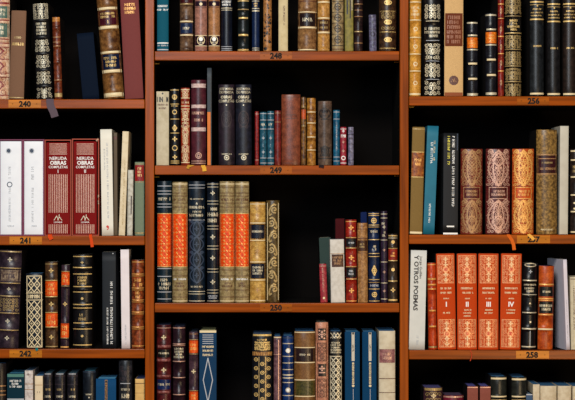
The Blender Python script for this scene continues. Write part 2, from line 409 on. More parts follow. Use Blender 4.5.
            for i in range(n):
                zc_ = z0+hh*(i+.5)
                for kx in (.42, .8):
                    q = [(0, zc_+hh*.5)]+[(w/2*kx*math.sin(math.pi*t/10)**.8, zc_+hh*(.5-t/10)) for t in range(1, 10)]+[(0, zc_-hh*.5)]
                    stroke(q, wd, m); stroke([(-x, z) for x, z in q], wd, m)
                flower(0, zc_, w*.16, m); spiral(w*.3, zc_+hh*.45, w*.11, 0, 1, m, wd); spiral(-w*.3, zc_+hh*.45, w*.11, math.pi, -1, m, wd)
        elif o == 'dots':                             # rows of ringed dots: y0,y1,pitch px,r px,ink
            y = a[0]; j = 0
            while y < a[1]:
                for uu in ((-.62, .62) if j % 2 == 0 else (0,)):
                    ringp(uu*w/2, py2z(y), a[3]*PX, a[3]*PX, .7*PX, ink(a[4]), 10); disc(uu*w/2, py2z(y), a[3]*.4*PX, ink(a[4]), 6)
                y += a[2]/2; j += 1
        elif o == 'comma':
            z = py2z(a[0]); s = a[1]*PX; disc(0, z, s, ink('R')); stroke([(s*.7, z), (s*.75, z-s), (s*.2, z-s*2), (-s*.3, z-s*2.3)], s*.7, ink('R'))
        elif o == 'em':                               # small printed emblem: triangle of strokes
            z = py2z(a[0]); s = a[1]*PX; m = ink(a[2])
            stroke([(-s, z-s*.6), (-s*.35, z+s*.5), (s*.1, z-s*.6)], s*.16, m); stroke([(-s*.1, z-s*.6), (s*.3, z+s*.25), (s, z-s*.6)], s*.16, m); stroke([(s*.25, z+s*.35), (s*.3, z+s*.8)], s*.16, m)
        elif o == 'spots':
            for i in range(a[2]):
                x, z = rnd.uniform(-.85, .85)*w/2, rnd.uniform(py2z(a[1])+.002, py2z(a[0])-.002); rr = rnd.uniform(.5, 1.3)*PX
                poly([(x+rr*rnd.uniform(.6, 1.2)*math.cos(t), z+rr*rnd.uniform(.8, 1.6)*math.sin(t)) for t in (0, 1, 2, 3.1, 4.2, 5.2)], ink(a[3]))
        elif o == 'vine':                             # big wandering letterlike scroll down the spine
            z0, z1 = py2z(a[1]), py2z(a[0]); n = a[2]; hh = (z1-z0)/n; m = ink(a[3]); X = w*.3
            for i in range(n):
                zc_ = z0+hh*(i+.5); sg = 1 if i % 2 else -1
                stroke([(sg*X*math.cos(t*.6-1.2), zc_+hh*.42*math.sin(t*.75-2.3)) for t in range(7)], a[4]*PX, m)
                spiral(-sg*X*.4, zc_, hh*.26, rnd.uniform(0, 6), sg, m, a[4]*PX*.8)
    for B in (T, LT):                                 # tooling and lettering are surface pattern of the cover
        o_ = len(me.v); me.v += B.v; me.f += [tuple(i+o_ for i in q) for q in B.f]
        ids = [me.mid(m) for m in B.mats]; me.mi += [ids[i] for i in B.mi]
    co = me.build('cover', root)
    for p in co.data.polygons: p.use_smooth = p.index < nsm
    if tl:                                            # head or tail detail of its own
        q = MB(); z0, z1 = max(.0002, py2z(tl[1])), min(h-.0002, py2z(tl[0])); quad(q, -w/2*.97, w/2*.97, z0, z1, mat(*tl[2]), .0003); q.build('spine_panel', root)
    if ribbon:
        bpy.context.view_layer.update()
        inv = (Matrix.Translation(root.location) @ root.rotation_euler.to_matrix().to_4x4()).inverted()
        for pts, wpx, colr in ribbon:
            rm = mat('cloth', colr); q = MB()
            sx = min(x1-2, max(x0+2, pts[0][0]))             # leaves the book under its own spine
            W = [Vector((at(sx, 200, .02).x, .03, zb+.0002)), Vector((at(sx, 200, 0).x, .0005, zb+.0006))]+[at(p[0], p[1], -.0030) for p in pts]
            hw = wpx*PX/2; n = len(W)
            rows = []
            for i, p in enumerate(W):
                A = W[max(0, i-1)]; D = W[min(n-1, i+1)]
                t = (D-A).normalized()
                side = Vector((1, 0, 0)) if i < 2 else Vector((-t.z, 0, t.x)).normalized()
                if side.x < 0: side = -side
                nrm = Vector((0, 0, .0003)) if i < 1 else (Vector((0, -.0003, .0002)) if i == 1 else Vector((0, -.0004, 0)))
                rows.append([p-side*hw, p+side*hw, p+side*hw+nrm, p-side*hw+nrm])
            for i in range(n-1):
                for j in range(4):
                    q.face([inv @ rows[i][j], inv @ rows[i][(j+1) % 4], inv @ rows[i+1][(j+1) % 4], inv @ rows[i+1][j]], rm)
            q.face([inv @ c for c in rows[0]], rm); q.face([inv @ c for c in rows[-1]], rm)
            q.build('bookmark_ribbon', root)
    return root
set_ = lambda l: list({round(v, 6) for v in l})
def lea(c, c2=None, s=60.0, a=.5, ro=None): return ('leather', c, c2, s, a, ro)
def clo(c): return ('cloth', c)
def pap(c, c2=None, s=60.0): return ('paper', c, c2, s)
def slipcase(row, x0, x1, yt, label, col, d=.13, torn=False):
    P0, P1 = at(x0, 300, .004), at(x1, 300, .004); w = P1.x-P0.x; h = at(x0, yt, .004).z-ZS[row]; t = .0022
    root = empty('slipcase', ((P0.x+P1.x)/2, .004, ZS[row]+.0003), label, 'slipcase', ROWNAME[row])
    m = mat('paper', col, None, 200.0); b = MB()
    b.box(-w/2, -w/2+t, 0, d, 0, h, m); b.box(w/2-t, w/2, 0, d, 0, h, m); b.box(-w/2+t, w/2-t, 0, d, 0, t, m); b.box(-w/2+t, w/2-t, 0, d, h-t, h, m); b.box(-w/2+t, w/2-t, d-t, d, t, h-t, m)
    b.build('case_shell', root)
    if torn:
        b = MB(); pm = mat('paper', (196, 160, 132), None, 300.0); rnd = random.Random(4)
        for i in range(16):
            x, z, s = (w/2-.0012-rnd.random()*.004, h-.001-rnd.random()*.004, .0022) if i < 8 else (w/2-.0011, h*(.32+rnd.random()*.1), .0018)
            b.face([(x+s*rnd.uniform(.4, 1)*math.cos(a), -.0004-rnd.random()*.0012, z+s*rnd.uniform(.4, 1.3)*math.sin(a)) for a in (0, 1.2, 2.4, 3.6, 4.9)], pm)
        b.build('torn_edge', root)
    return root
CALF = lea((150, 108, 62), (74, 44, 22), 90, .55)
BLK = lea((26, 24, 26), (12, 11, 14), 60, .5, .33)
NAV = lea((22, 30, 48), (10, 14, 26), 60, .5, .36)
NVL = lea((20, 34, 66), None); MAR = lea((92, 28, 34), (52, 14, 20)); ORL = lea((240, 112, 36), (206, 78, 20), 90, .4); RDL = lea((150, 36, 26), None)
BLUE_LIT_TOP = (52, 110, 156); PURPLE_LIT_TOP = (78, 72, 128)  # page edges with cool light from above painted into their colour
PURP = lea((66, 46, 58), (38, 26, 36), 70, .5)
# ---- left bay, shelf 240
book('L1', -13, 9, -14, 'cream and dark red patterned book with two pale green labels on shelf 240', lea((226, 202, 176), (196, 150, 120), 120, .4), bands=(22, 40, 47, 76),
     deco=[('bx', 6, 18, lea((104, 128, 116), None)), ('bx', 23, 37, lea((104, 128, 116), None)), ('ln', 3, 2, 'M'), ('ln', 20, 1.2, 'M'), ('ln', 39, 1.2, 'M'), ('ln', 43, 1.2, 'M'), ('ln', 47, 1, 'M'), ('ln', 59, .8, 'M'), ('ln', 73, .9, 'M'), ('ln', 77, .9, 'M'), ('ln', 95, 1, 'M'),
           ('dm', 51, .5, 5, 1.3, 'M'), ('dm', 66, .5, 6, 1.3, 'M'), ('dm', 85, .5, 6, 1.3, 'M'), ('sc', 48, 96, 'M', 3, .6, .35), ('tx', 8, 16, 2, 'S', .7), ('tx', 25, 35, 2, 'S', .7)])
book('L1', 8.8, 23.6, 10.5, 'plain tan cloth book with small gilt title, second from the left on shelf 240', clo((130, 100, 80)), dx=2.6, r=.18, deco=[('tx', 36, 39, 1, 'D', .5), ('tx', 42, 46, 1, 'G', .75), ('ln', 97.5, .8, 'D')])
C_ = [('sc', a, b, 'S', 2.5, .65, 1.2, .9) for a, b in ((4, 18), (39, 52), (55, 68), (71.5, 84), (88, 98))]
book('L1', 36.3, 52.3, 3.5, 'black book with silvery scrollwork panels tilted left on shelf 240, grey ribbon below', lea((27, 26, 29), (14, 13, 16), 60, .5, .4), dx=-4.4, bands=(20, 37, 53.5, 70, 86), deco=C_+[('tx', 22, 35, 4, 'S', .6), ('fr', 3.8, 18.5, .88, .5, 'S')],
     ribbon=[([(50, 101), (50.5, 106), (53.5, 112), (55, 117)], 7.5, (104, 90, 98))])
book('L1', 54.6, 62.2, 17, 'thin rust-brown worn leather book with frayed gilt ends on shelf 240', lea((134, 66, 34), (70, 30, 16), 130, .5), dx=-2.6, bands=(28, 46, 62, 80), deco=[('pn', 17.2, 21.5, lea((196, 136, 70), None)), ('ln', 37, .8, 'm'), ('ln', 42, .7, 'm'), ('ln', 95, 4, 'D'), ('ln', 46, .7, 'm'), ('ln', 80, .7, 'm')])
book('L1', 83, 99.5, 33, 'dark navy cloth book set deep in the shadow of shelf 240, leaning left', clo((10, 26, 46)), dx=-6.5, r=.05, set=.13)
book('L1', 103.7, 123.8, -10, 'tall mottled calf book with maroon and navy labels and cream bands, on shelf 240', CALF, dx=-8.4, r=.3, bands=(8, 27, 52, 71, 94.5), deco=[('bx', 10.5, 24.5, lea((84, 26, 42), None)), ('bx', 54, 69, lea((24, 34, 64), None)), ('ln', 8, 2.4, 'C'), ('ln', 27, 3.2, 'C'), ('ln', 52, 2.2, 'C'), ('ln', 71, 3, 'C'), ('ln', 94.6, 4, 'C'),
     ('tx', 11.5, 18, 2, 'G', .7), ('T', 'I', 21.5, 3.2, 'G'), ('tx', 56, 67, 3, 'G', .8)])
book('L1', 125, 143.4, -20, 'tall dusty red cloth book with three gilt lines, right end of shelf 240', clo((126, 70, 68)), dx=-6, r=.14, deco=[('tx', 2.5, 14, 3, 'O', .62), ('ln', 13, .01, 'O')])
# ---- shelf 241
for (a, b, c, e, q) in ((-1.2, 22.6, .2, 21.2, 'white book in a purple slipcase, at the left edge of shelf 241'), (22.9, 44.2, 24.2, 42.9, 'white book in a purple slipcase, right beside the first pair of red slipcased books')):
    slipcase('L2', a, b, 139.5, 'dark purple slipcase holding the '+('leftmost white book of shelf 241' if a < 0 else 'second white book from the left on shelf 241'), (122, 58, 86))
    mid = (c+e)/2
    book('L2', c, e, 141.3, q.replace('right beside the first pair of red slipcased books', 'second from the left on shelf 241'), pap((232, 234, 238), (224, 226, 232)), r=.1, d=.118, set=.0035, lift=.0024, pg=(225, 222, 214),
         deco=[('dt', 150.8, 2.0, 'N', -.2), ('rg', 150.8, 2.5, .5, 'g', -.2), ('vt', 167, 180, -.1, 2.6, 'g'), ('vt', 188, 222, -.1, 2.0, 'g'), ('tx', 225, 227, 1, 'g', .3)]+([('rg', 184.5, 2.4, .8, 'N', -.1)] if a < 0 else []))
for (a, b, t, n) in ((44.6, 71.3, 139.8, 'I'), (72.0, 99.0, 138.8, 'II')):
    slipcase('L2', a, b, t, 'rust-red slipcase around the dark red book numbered '+n+(', its top corner torn' if n == 'II' else ''), (158, 66, 44), torn=n == 'II')
    S = 1.0
    book('L2', a+1.6, b-2.4 if n == 'II' else b-1.4, t+2.6, 'dark red book in a slipcase with silvery stripes, numbered '+n+' on its spine', clo((128, 22, 22)), r=.06, d=.122, set=.006, lift=.0024, pg=(200, 180, 150),
         deco=[('hs', 144, 154, 6, .7, 'p', .72), ('T', 'NERUDA', 158.3, 3.1, 'W', .74), ('Tb', 'OBRAS', 162.8, 3.6, 'W', .8), ('T', 'COMPLETAS', 167, 2.4, 'W', .8), ('T', n, 171.2, 3.3, 'W'),
               ('vs', 174.5, 212.5, 11, .72, 'p', .76), ('em', 217.8, 4, 'S'), ('T', 'LOSADA', 222.2, 1.5, 'W', .6), ('vs', 224.5, 233.2, 11, .72, 'p', .76)],
         ribbon=[([(50 if n == 'I' else 90.5, 236.6), (51.5 if n == 'I' else 91.2, 239.5), ] + ([] if n == 'I' else [(92.3, 247)]), 4.2 if n == 'I' else 3.0, (214, 84, 34))])
book('L2', 102, 113.4, 129.4, 'tall cream paperback with a red comma at the foot of its spine', pap((226, 221, 206), (220, 214, 198)), dx=-1.7, r=.04, d=.13, deco=[('vt', 143, 218, .15, 1.6, 'g'), ('vt', 149, 170, -.35, 1.4, 'g'), ('comma', 226.6, 1.3)])
book('L2', 114.2, 117.6, 132.6, 'thin dark olive-brown book squeezed between two cream paperbacks', pap((88, 74, 54), None), dx=-.6, r=.1, set=.014, deco=[('ln', 138, 3, 'B')])
book('L2', 118.7, 124.8, 131.4, 'slim worn cream paperback leaning right with a ragged dark back cover', pap((218, 202, 170), (190, 168, 130), 90), dx=3.9, r=.06, d=.12, deco=[('vt', 160, 225, .1, 1.3, 'D')])
book('L2', 127, 132.4, 170, 'short thin mottled grey vellum book beside the green one', pap((196, 192, 178), (140, 132, 116), 160), dx=1, r=.25, deco=[('vl', .4, 196, 214, 1, 'e')])
book('L2', 134.8, 144.2, 162, 'small sage-green cloth book with a red label near its top', clo((126, 138, 118)), r=.18, deco=[('bx', 165, 181, lea((160, 30, 28), None)), ('ln', 164, .6, 'D'), ('ln', 182, .5, 'D'), ('tx', 167, 177, 3, 'G', .4), ('ln', 233, 1, 'D')])
# ---- shelf 242
book('L3', -4.5, 17.6, 250.2, 'big dark purple-grey book with pale label and gilt stars on shelf 242', lea((72, 58, 68), (38, 30, 40), 80, .5), dx=3.8, bands=(252, 268, 283, 296.5, 313, 330), deco=[('bx', 270, 281, lea((168, 150, 126), (96, 76, 70), 140)), ('fr', 271, 280, .8, .7, 'P'), ('tx', 273, 279, 1, 'P', .5), ('ln', 251.5, 1, 'D'), ('ln', 268, .9, 'D'), ('ln', 283, .9, 'D'), ('ln', 296, .9, 'D'), ('ln', 313, .9, 'D'),
     ('fl', 259.5, 2.6, 'S'), ('fl', 289, 2, 'S'), ('sc', 298, 311, 'D', 2.2, .6, .7), ('fl', 321, 2.5, 'S'), ('fl', 338, 2.5, 'S'), ('ln', 330, .9, 'D')])
book('L3', 26.2, 43, 273.5, 'small blue-black book covered in a cream lattice pattern on shelf 242', lea((26, 34, 46), None), dx=-.6, r=.1, pg=BLUE_LIT_TOP, deco=[('fr', 276, 347, .86, .8, 'C'), ('lat', 277, 292, 2, .8, 'C', .7), ('tx', 294, 299, 1, 'C', .7), ('ln', 293, .7, 'C'), ('ln', 300, .7, 'C'), ('lat', 301, 346, 2, .8, 'C', .7)],
     ribbon=[([(36.4, 348.4), (37.2, 350.6)], 2.6, (30, 130, 130))])
PB = lea((98, 70, 44), (46, 30, 20), 120, .55)
book('L3', 45.2, 57.6, 262, 'mottled brown book with two orange-red labels and gilt stars on shelf 242', PB, dx=-.4, bands=(280, 297, 312, 327), deco=[('bx', 281, 296, ORL), ('bx', 313, 326.5, ORL), ('fl', 270.5, 2.6, 'G'), ('fl', 304, 2.6, 'G'), ('fl', 337, 2.6, 'G'), ('ln', 280.4, .8, 'G'), ('ln', 296.6, .8, 'G'), ('ln', 312.5, .8, 'G'), ('ln', 327, .8, 'G'), ('ln', 264, .8, 'D'), ('ln', 346.5, .9, 'D'), ('tx', 283, 295, 3, 'O', .6), ('tx', 315, 325, 2, 'O', .6)])
book('L3', 60.3, 68.6, 265, 'narrow purple book with two orange labels on shelf 242, next to the black book', PURP, dx=1, bands=(271.5, 286, 323, 338), deco=[('bx', 272, 285, ORL), ('bx', 323.5, 337.5, ORL), ('fl', 304, 2.4, 'G'), ('ln', 271.4, .7, 'D'), ('ln', 286, .7, 'D'), ('ln', 338, .7, 'D'), ('tx', 274, 283, 2, 'O', .6), ('tx', 325, 336, 2, 'O', .6), ('ln', 347, 1.2, 'O')])
book('L3', 72.5, 91.8, 254.5, 'large black book with paired gilt lines across its spine on shelf 242', BLK, bands=(268.5, 289.5, 306, 327), deco=[('ln', y, .9, 'G') for y in (256.5, 267.5, 274, 286.6, 292, 304.5, 308, 323, 329, 345)]+[('tx', 276, 285, 3, 'G', .45), ('fl', 262.5, 1.7, 'G'), ('dt', 298.5, 1.3, 'G'), ('dt', 336, 1.3, 'G'), ('tx', 313, 321, 2, 'D', .4)])
book('L3', 102.6, 116, 252, 'black paperback with white lettering running up the lower half of its spine', pap((11, 18, 25), (9, 15, 21)), dx=-.4, r=.05, deco=[('vt', 282, 345, .35, 2.3, 'W'), ('vt', 308, 344, -.25, 1.6, 'W'), ('dt', 253.5, .6, 'g', .6)])
book('L3', 121.7, 130, 249.6, 'white glossy paperback on shelf 242, between black and rust books', pap((226, 216, 218), (216, 206, 208)), dx=-1.2, r=.04, deco=[('vt', 325, 345, 0, 1.6, 'g')])
book('L3', 131.5, 144, 260, 'mottled rust-brown leather book with gilt bands, at the right end of shelf 242', lea((160, 84, 44), (70, 28, 14), 120, .55), r=.3, bands=(275, 289, 301, 313, 328), deco=[('ln', y, .7, 'O') for y in (262, 274, 276, 288, 290, 300, 302, 312, 314, 327, 329, 346)]+[('tx', 278, 287, 2, 'O', .7), ('tx', 291, 299, 2, 'O', .5)])
# ---- bottom row, left bay; cool overhead light painted into the blue page edges
book('L4', -10, 5.6, 363.5, 'dark brown book with faint lines cut off by the left edge of the bottom row', lea((42, 34, 34), None), pg=BLUE_LIT_TOP, deco=[('ln', 386, 1, 'm'), ('ln', 391, .8, 'm'), ('ln', 395, 1, 'm')])
book('L4', 7, 24.2, 373.4, 'dark teal book with a pale green band and small white title, bottom row', clo((16, 54, 68)), r=.06, pg=(60, 140, 176), deco=[('bx', 374, 377, clo((96, 140, 130))), ('tx', 379.5, 388, 3, 'W', .66), ('ln', 399.3, 1.4, 'g')])
book('L4', 25, 33, 370.6, 'grey-white marbled book turned slightly, showing its right side, bottom row', pap((214, 204, 196), (140, 124, 118), 160), dx=-.2, r=.16, yaw=.0, pg=(70, 96, 122), deco=[('ln', 384, .6, 'm'), ('ln', 389.5, .6, 'm'), ('tx', 373, 376, 1, 'B', .4)])
book('L4', 35, 42.8, 376, 'narrow cream book with a blue-lit top edge, bottom row of the left bay', pap((224, 204, 170), (206, 184, 150)), dx=-.2, r=.1, pg=BLUE_LIT_TOP, deco=[('ln', 385, .5, 'm'), ('tx', 391, 393.4, 1, 'K', .35)])
for k, (a, b, t, q) in enumerate(((43.4, 52.2, 373, 'black worn book, leftmost of three alike, right of the narrow cream book'), (54.5, 65, 373.2, 'black worn book in the middle of three alike, bottom row of the left bay'), (67, 77.5, 373, 'black worn book, rightmost of three alike, bottom row of the left bay'))):
    book('L4', a, b, t, q, lea((46, 42, 50), (18, 18, 24), 160, .6), pg=(60, 96, 110), deco=[('ln', 374, .8, 'g', .7), ('ln', 384.5, .6, 'e'), ('tx', 388, 391, 1, 'D', .5), ('tx', 395, 398, 1, 'S', .6), ('ln', 376, 1, 'e')])
book('L4', 82.5, 95.6, 371, 'wide black book left of the bright blue one in the bottom row', lea((30, 38, 48), (16, 20, 28), 120), pg=(60, 120, 140), deco=[('tx', 393.4, 395.5, 1, 'S', .5), ('dt', 397.5, .8, 'S'), ('ln', 372, .8, 'N')])
book('L4', 96, 116, 378.8, 'bright blue cloth book with a gilt strip down its middle, bottom row', clo((22, 78, 118)), r=.03, pg=(84, 164, 210), deco=[('vl', .02, 378.5, 402, 2.6, 'm'), ('dt', 381.5, 1.1, 'K', .02), ('vt', 384, 402, .02, 1.6, 'K')])
book('L4', 118.6, 132, 360.6, 'tall charcoal book with blind scrollwork, bottom row beside the blue book', lea((52, 54, 60), (22, 23, 28), 130, .55), deco=[('sc', 366, 381, 'e', 2.6, .8, .6), ('ln', 383.5, .7, 'g', .75), ('tx', 388, 391, 1, 'S', .6), ('tx', 393, 399, 1, 'S', .5)])
book('L4', 135.2, 144.4, 379, 'yellow-tan book with cool-lit navy top edge, at the right end of the bottom row, left bay', pap((216, 176, 106), (190, 148, 84)), r=.12, pg=(30, 50, 100), deco=[('ln', 383.4, .6, 'B'), ('ln', 393, .4, 'm')])
# ---- middle bay, shelf 248
book('C1', 157, 168.4, -30, 'teal-blue cloth book with white lines, alone at the left end of shelf 248', clo((22, 92, 110)), r=.28, deco=[('tx', 4.6, 7.4, 1, 'W', .85), ('tx', 8.4, 11, 1, 'W', .95), ('ln', 43, 1.1, 'W'), ('tx', 44.4, 46.6, 1, 'g', .9), ('ln', 49.6, 1, 'g')])
book('C1', 179.8, 193, -32, 'mottled brown calf book with a small blue label and cream lines on shelf 248', lea((128, 100, 76), (62, 42, 32), 110, .55), r=.26, bands=(4, 21, 35, 49), deco=[('bx', 23, 33.5, lea((34, 50, 82), None)), ('bx', -6, 3, MAR), ('ln', 21.4, 1.4, 'C'), ('ln', 35, 1.2, 'C'), ('ln', 4, .9, 'D'), ('tx', 26.5, 30, 1, 'S', .5)])
for (a, b, q, c) in ((194.8, 207, 'pinkish-brown book with purple bands and a white oval device on shelf 248', (176, 128, 112)), (208.4, 219.8, 'sandy tan book with purple bands and a white oval device on shelf 248', (184, 134, 92))):
    book('C1', a, b, -32, q, lea(c, None, 90, .3), r=.26, deco=[('pn', 1, 6, lea((50, 26, 46), None)), ('pn', 36, 45.5, lea((50, 26, 46), None)), ('dt', 4, 1.6, 'C'), ('dt', 39, 2.1, 'W'), ('ov', 40.4, 3.6, 4.2, .7, 'C'), ('tx', 41.4, 43.4, 1, 'C', .5), ('ln', 35.4, .6, 'C'), ('ln', 45.8, .6, 'C'), ('ln', 7, .5, 'P')])
book('C1', 221, 232.2, -30, 'blue-black book with white title at its top, fifth from the left on shelf 248', NAV, r=.28, deco=[('tx', -2, 6, 3, 'W', .8), ('ln', 8, .8, 'S'), ('ln', 10, .6, 'S'), ('ln', 46.6, .5, 'g'), ('ln', 48.6, .6, 'g'), ('ln', 50.2, .5, 'g')])
book('C1', 237.6, 249, -26, 'dark green-black book with dashed gilt bands on shelf 248', lea((28, 36, 36), (14, 18, 20)), r=.28, bands=(9, 18, 35, 49), deco=[('ln', .8, 1, 'G'), ('ln', 9.4, .9, 'D'), ('ln', 18, 1.6, 'G', .8), ('ln', 35, 1.8, 'G', .85), ('ln', 50, 1.7, 'G')])
book('C1', 252, 259.4, -24, 'narrow navy book with a few gilt lines, beside the spotted one on shelf 248', lea((24, 44, 80), None), r=.28, deco=[('ln', 1, .7, 'S'), ('tx', 2.4, 7, 2, 'G', .6), ('ln', 8.4, .8, 'S'), ('ln', 10.8, 1.3, 'S'), ('ln', 48, .6, 'S'), ('ln', 50, .6, 'S')])
book('C1', 263.4, 271.6, -26, 'narrow tan book with black leopard-like spots on shelf 248', lea((186, 138, 86), (140, 96, 56), 130, .4), r=.25, deco=[('spots', -10, 51, 46, 'K')])
book('C1', 278.6, 287.8, -16, 'slim cream vellum book with faint lettering down its spine on shelf 248', pap((196, 178, 136), (170, 150, 108)), r=.14, deco=[('vt', 6, 27, .2, 1.8, 'B'), ('vt', 34, 48, -.3, 1.2, 'D')])
book('C1', 298, 316.6, -24, 'wide tan calf book with a near-black label, middle of shelf 248', lea((164, 126, 84), (100, 68, 42), 100, .5), dx=.6, r=.3, bands=(11.8, 27.5), deco=[('bx', 13, 26, lea((46, 30, 30), None)), ('ln', 12, .9, 'C'), ('ln', 27.4, 1.6, 'C'), ('tx', 17, 22, 1, 'S', .5), ('ln', 49.6, 1, 'C'), ('ln', 1, 1, 'B')])
book('C1', 317.8, 329.8, -22, 'golden tan leather book with brown label and bright bands on shelf 248', lea((208, 162, 94), (156, 112, 58), 100, .45), r=.3, bands=(2, 18, 32, 50), deco=[('bx', 19.5, 31, lea((84, 56, 40), None)), ('ln', 2, 1.4, 'C'), ('ln', 18, 1.2, 'C'), ('ln', 32.4, 1.6, 'C'), ('tx', 21, 24, 1, 'D', .6), ('tx', 26, 29, 1, 'D', .6)])
book('C1', 332.2, 343.6, -24, 'cream book with a column of black floral ornaments on shelf 248', lea((178, 160, 122), (130, 108, 76), 120, .4), r=.22, deco=sum(([('fl', y, 2.6, 'K'), ('rg', y, 3.2, .8, 'K'), ('ln', y-5.4, .6, 'K'), ('dt', y-3.7, .8, 'K'), ('dt', y+3.7, .8, 'K')] for y in (6.6, 17.6, 28.5, 39.5)), [])+[('ln', 45.5, .7, 'K'), ('ln', 49, .8, 'B')])
book('C1', 345, 353.4, -20, 'narrow olive-green vellum book with dark streaks at its top on shelf 248', pap((132, 120, 54), (74, 70, 40), 110), dx=-.3, r=.22, deco=[('vl', -.4, -2, 14, 1.6, 'K'), ('vl', .3, -2, 18, 1.3, 'e'), ('vl', .7, -2, 10, 1, 'S')])
book('C1', 354.4, 362.8, -20, 'narrow dark brown book with thin paler bands on shelf 248', lea((64, 44, 40), (32, 20, 22), 110), r=.28, bands=(4, 16, 32), deco=[('ln', 4, .7, 'm'), ('ln', 10, .5, 'm'), ('ln', 16.5, .7, 'm'), ('ln', 31.5, 1, 'D'), ('ln', 43, .8, 'm')])
book('C1', 369.6, 376.8, 14.6, 'short narrow lavender-grey book near the right end of shelf 248', lea((132, 130, 152), (84, 80, 104), 150, .4), dx=-.7, r=.25, deco=[('fl', 22, 1.4, 'K'), ('rg', 34, 2, .7, 'K'), ('ln', 29, .6, 'e'), ('ln', 17, .6, 'e'), ('fl', 45, 1.4, 'K'), ('ln', 40, .6, 'e')])
book('C1', 379.4, 396.6, -18, 'dark brown book with gold ovals and ropes down its spine, right end of shelf 248', lea((86, 60, 40), (40, 26, 20), 120, .5), r=.28, deco=sum(([('ov', y, 3.4, 2, 1.2, 'G'), ('dt', y, 2.0, 'G')] for y in (2.5, 22, 39.6)), [])+[('tx', y, y+1.6, 1, 'G', .9) for y in (10.4, 31, 47.4)]+[('sc', 12, 19, 'D', 2, .6, .5), ('sc', 26, 30, 'D', 1.6, .5, .5)])
# ---- shelf 249
book('C2', 156.4, 168.8, 91.4, 'cream parchment book with dark title lines, at the left end of shelf 249', pap((190, 178, 150), (160, 146, 114), 90), r=.12, deco=[('dt', 93.6, .9, 'K'), ('tx', 96, 103, 1, 'K', .85), ('tx', 103.5, 106, 1, 'B', .85), ('tx', 107, 109.5, 1, 'B', .6)])
book('C2', 170.4, 179.4, 88.4, 'narrow black book with gilt rings and diamonds on shelf 249', BLK, dx=-.4, r=.22, deco=[('rg', 97, 2.2, .8, 'G'), ('fl', 97, 1.6, 'G'), ('rg', 112, 2, .8, 'G'), ('dm', 128, .5, 3, .8, 'G'), ('fl', 128, 1.8, 'G'), ('fl', 139, 2.8, 'G'), ('rg', 148, 2.4, .8, 'G'), ('fl', 157, 2.6, 'G')]+[('ln', y, .7, 'G') for y in (90, 104, 119, 133, 161, 163)]+[('tx', 105, 107, 1, 'G', .7)])
book('C2', 181, 189.8, 87.8, 'narrow red-brown book with dense gilt ornament on shelf 249', lea((168, 66, 34), (116, 36, 20)), dx=-.2, r=.22, deco=[('ln', y, .8, 'C') for y in (89.5, 98, 106, 109, 162.5)]+[('sc', 90, 98, 'C', 2, .6, 1), ('sc', 110, 162, 'C', 2.2, .65, 1.1), ('tx', 101, 104, 1, 'C', .7)])
book('C2', 191, 206, 79.8, 'tall maroon-purple book with broad pale bands, gold ribbon tassels below, on shelf 249', lea((98, 46, 56), (66, 28, 38), 80, .4), r=.24, pg=(40, 30, 34), deco=[('pn', 83.6, 87.6, pap((206, 184, 176), (150, 110, 110), 160)), ('pn', 104.6, 108, pap((206, 184, 176), (150, 110, 110), 160)), ('pn', 127.4, 131.2, pap((206, 184, 176), (150, 110, 110), 160)), ('tx', 111, 115, 1, 'p', .85), ('tx', 118, 122, 1, 'p', .55), ('rg', 155.5, 2.8, .8, 'p'), ('rg', 155.5, 1.4, .6, 'p'), ('ln', 161, .7, 'p'), ('ln', 163.2, .7, 'p')],
     ribbon=[([(188.5, 166.2), (187.6, 168.6)], 3, (190, 148, 60)), ([(203, 165.8), (204.2, 168), (204.6, 171.2)], 4, (226, 176, 74))])
book('C2', 207.4, 211.6, 68, 'very thin tall booklet, slate above and orange below, on shelf 249', pap((52, 60, 66), (44, 50, 56)), dx=-.2, r=.05, d=.12, deco=[('pn', 112, 165.2, pap((206, 112, 38), (190, 98, 30)), -.99, .6), ('vl', .72, 68, 165, .8, 'K')])
for (a, b, c, q) in ((218.6, 234.8, (58, 44, 56), 'dark plum book with gilt lettering above a blind stamp, left twin on shelf 249'), (235.8, 251.8, (40, 42, 58), 'dark blue-grey book with gilt lettering above a blind stamp, right twin on shelf 249')):
    book('C2', a, b, 84.4, q, lea(c, tuple(v//2+6 for v in c), 100, .35, .42), dx=-.4, r=.25, deco=[('T', 'JOSE MARIA', 88.8, 2.3, 'S', .88), ('T', 'DE PEREDA', 92.2, 2.3, 'S', .88), ('Tb', 'OBRAS', 97, 2.7, 'S', .7), ('T', 'COMPLETAS', 100.9, 2.7, 'S', .94), ('dt', 105, .7, 'S'),
         ('ov', 119, 5, 8, .8, 'e'), ('sc', 113, 128, 'e', 2.4, .8, .9, .6), ('tx', 153.2, 155, 1, 'S', .6), ('rg', 157.6, 2.2, .9, 'S'), ('dt', 157.6, 1, 'S')])
book('C2', 255, 258.8, 111.4, 'thin small red book at the left of the teal pair on shelf 249', lea((150, 42, 40), (104, 26, 26), 120), r=.22, deco=[('ln', 114, .5, 'p'), ('ln', 160, .5, 'p')])
for (a, b, t, q) in ((260, 266.6, 112, 'small teal book with pale lines, left one of the teal pair on shelf 249'), (267.4, 274, 111, 'small teal book with pale lines, right one of the teal pair on shelf 249')):
    book('C2', a, b, t, q, lea((50, 106, 124), (30, 70, 88), 120), r=.26, bands=(120, 129, 147, 158), deco=[('ln', y, .6, 'g') for y in (113.6, 120, 129, 158, 163)]+[('tx', 123, 126, 1, 'S', .6), ('fl', 138, 1.6, 'g'), ('fl', 152, 1.6, 'g')])
book('C2', 274.7, 281, 110.6, 'small dark red book between the teal pair and the wide brown one', lea((136, 50, 42), (92, 28, 26), 110), r=.22, deco=[('ln', 113, .5, 'm'), ('ln', 122, .5, 'm')])
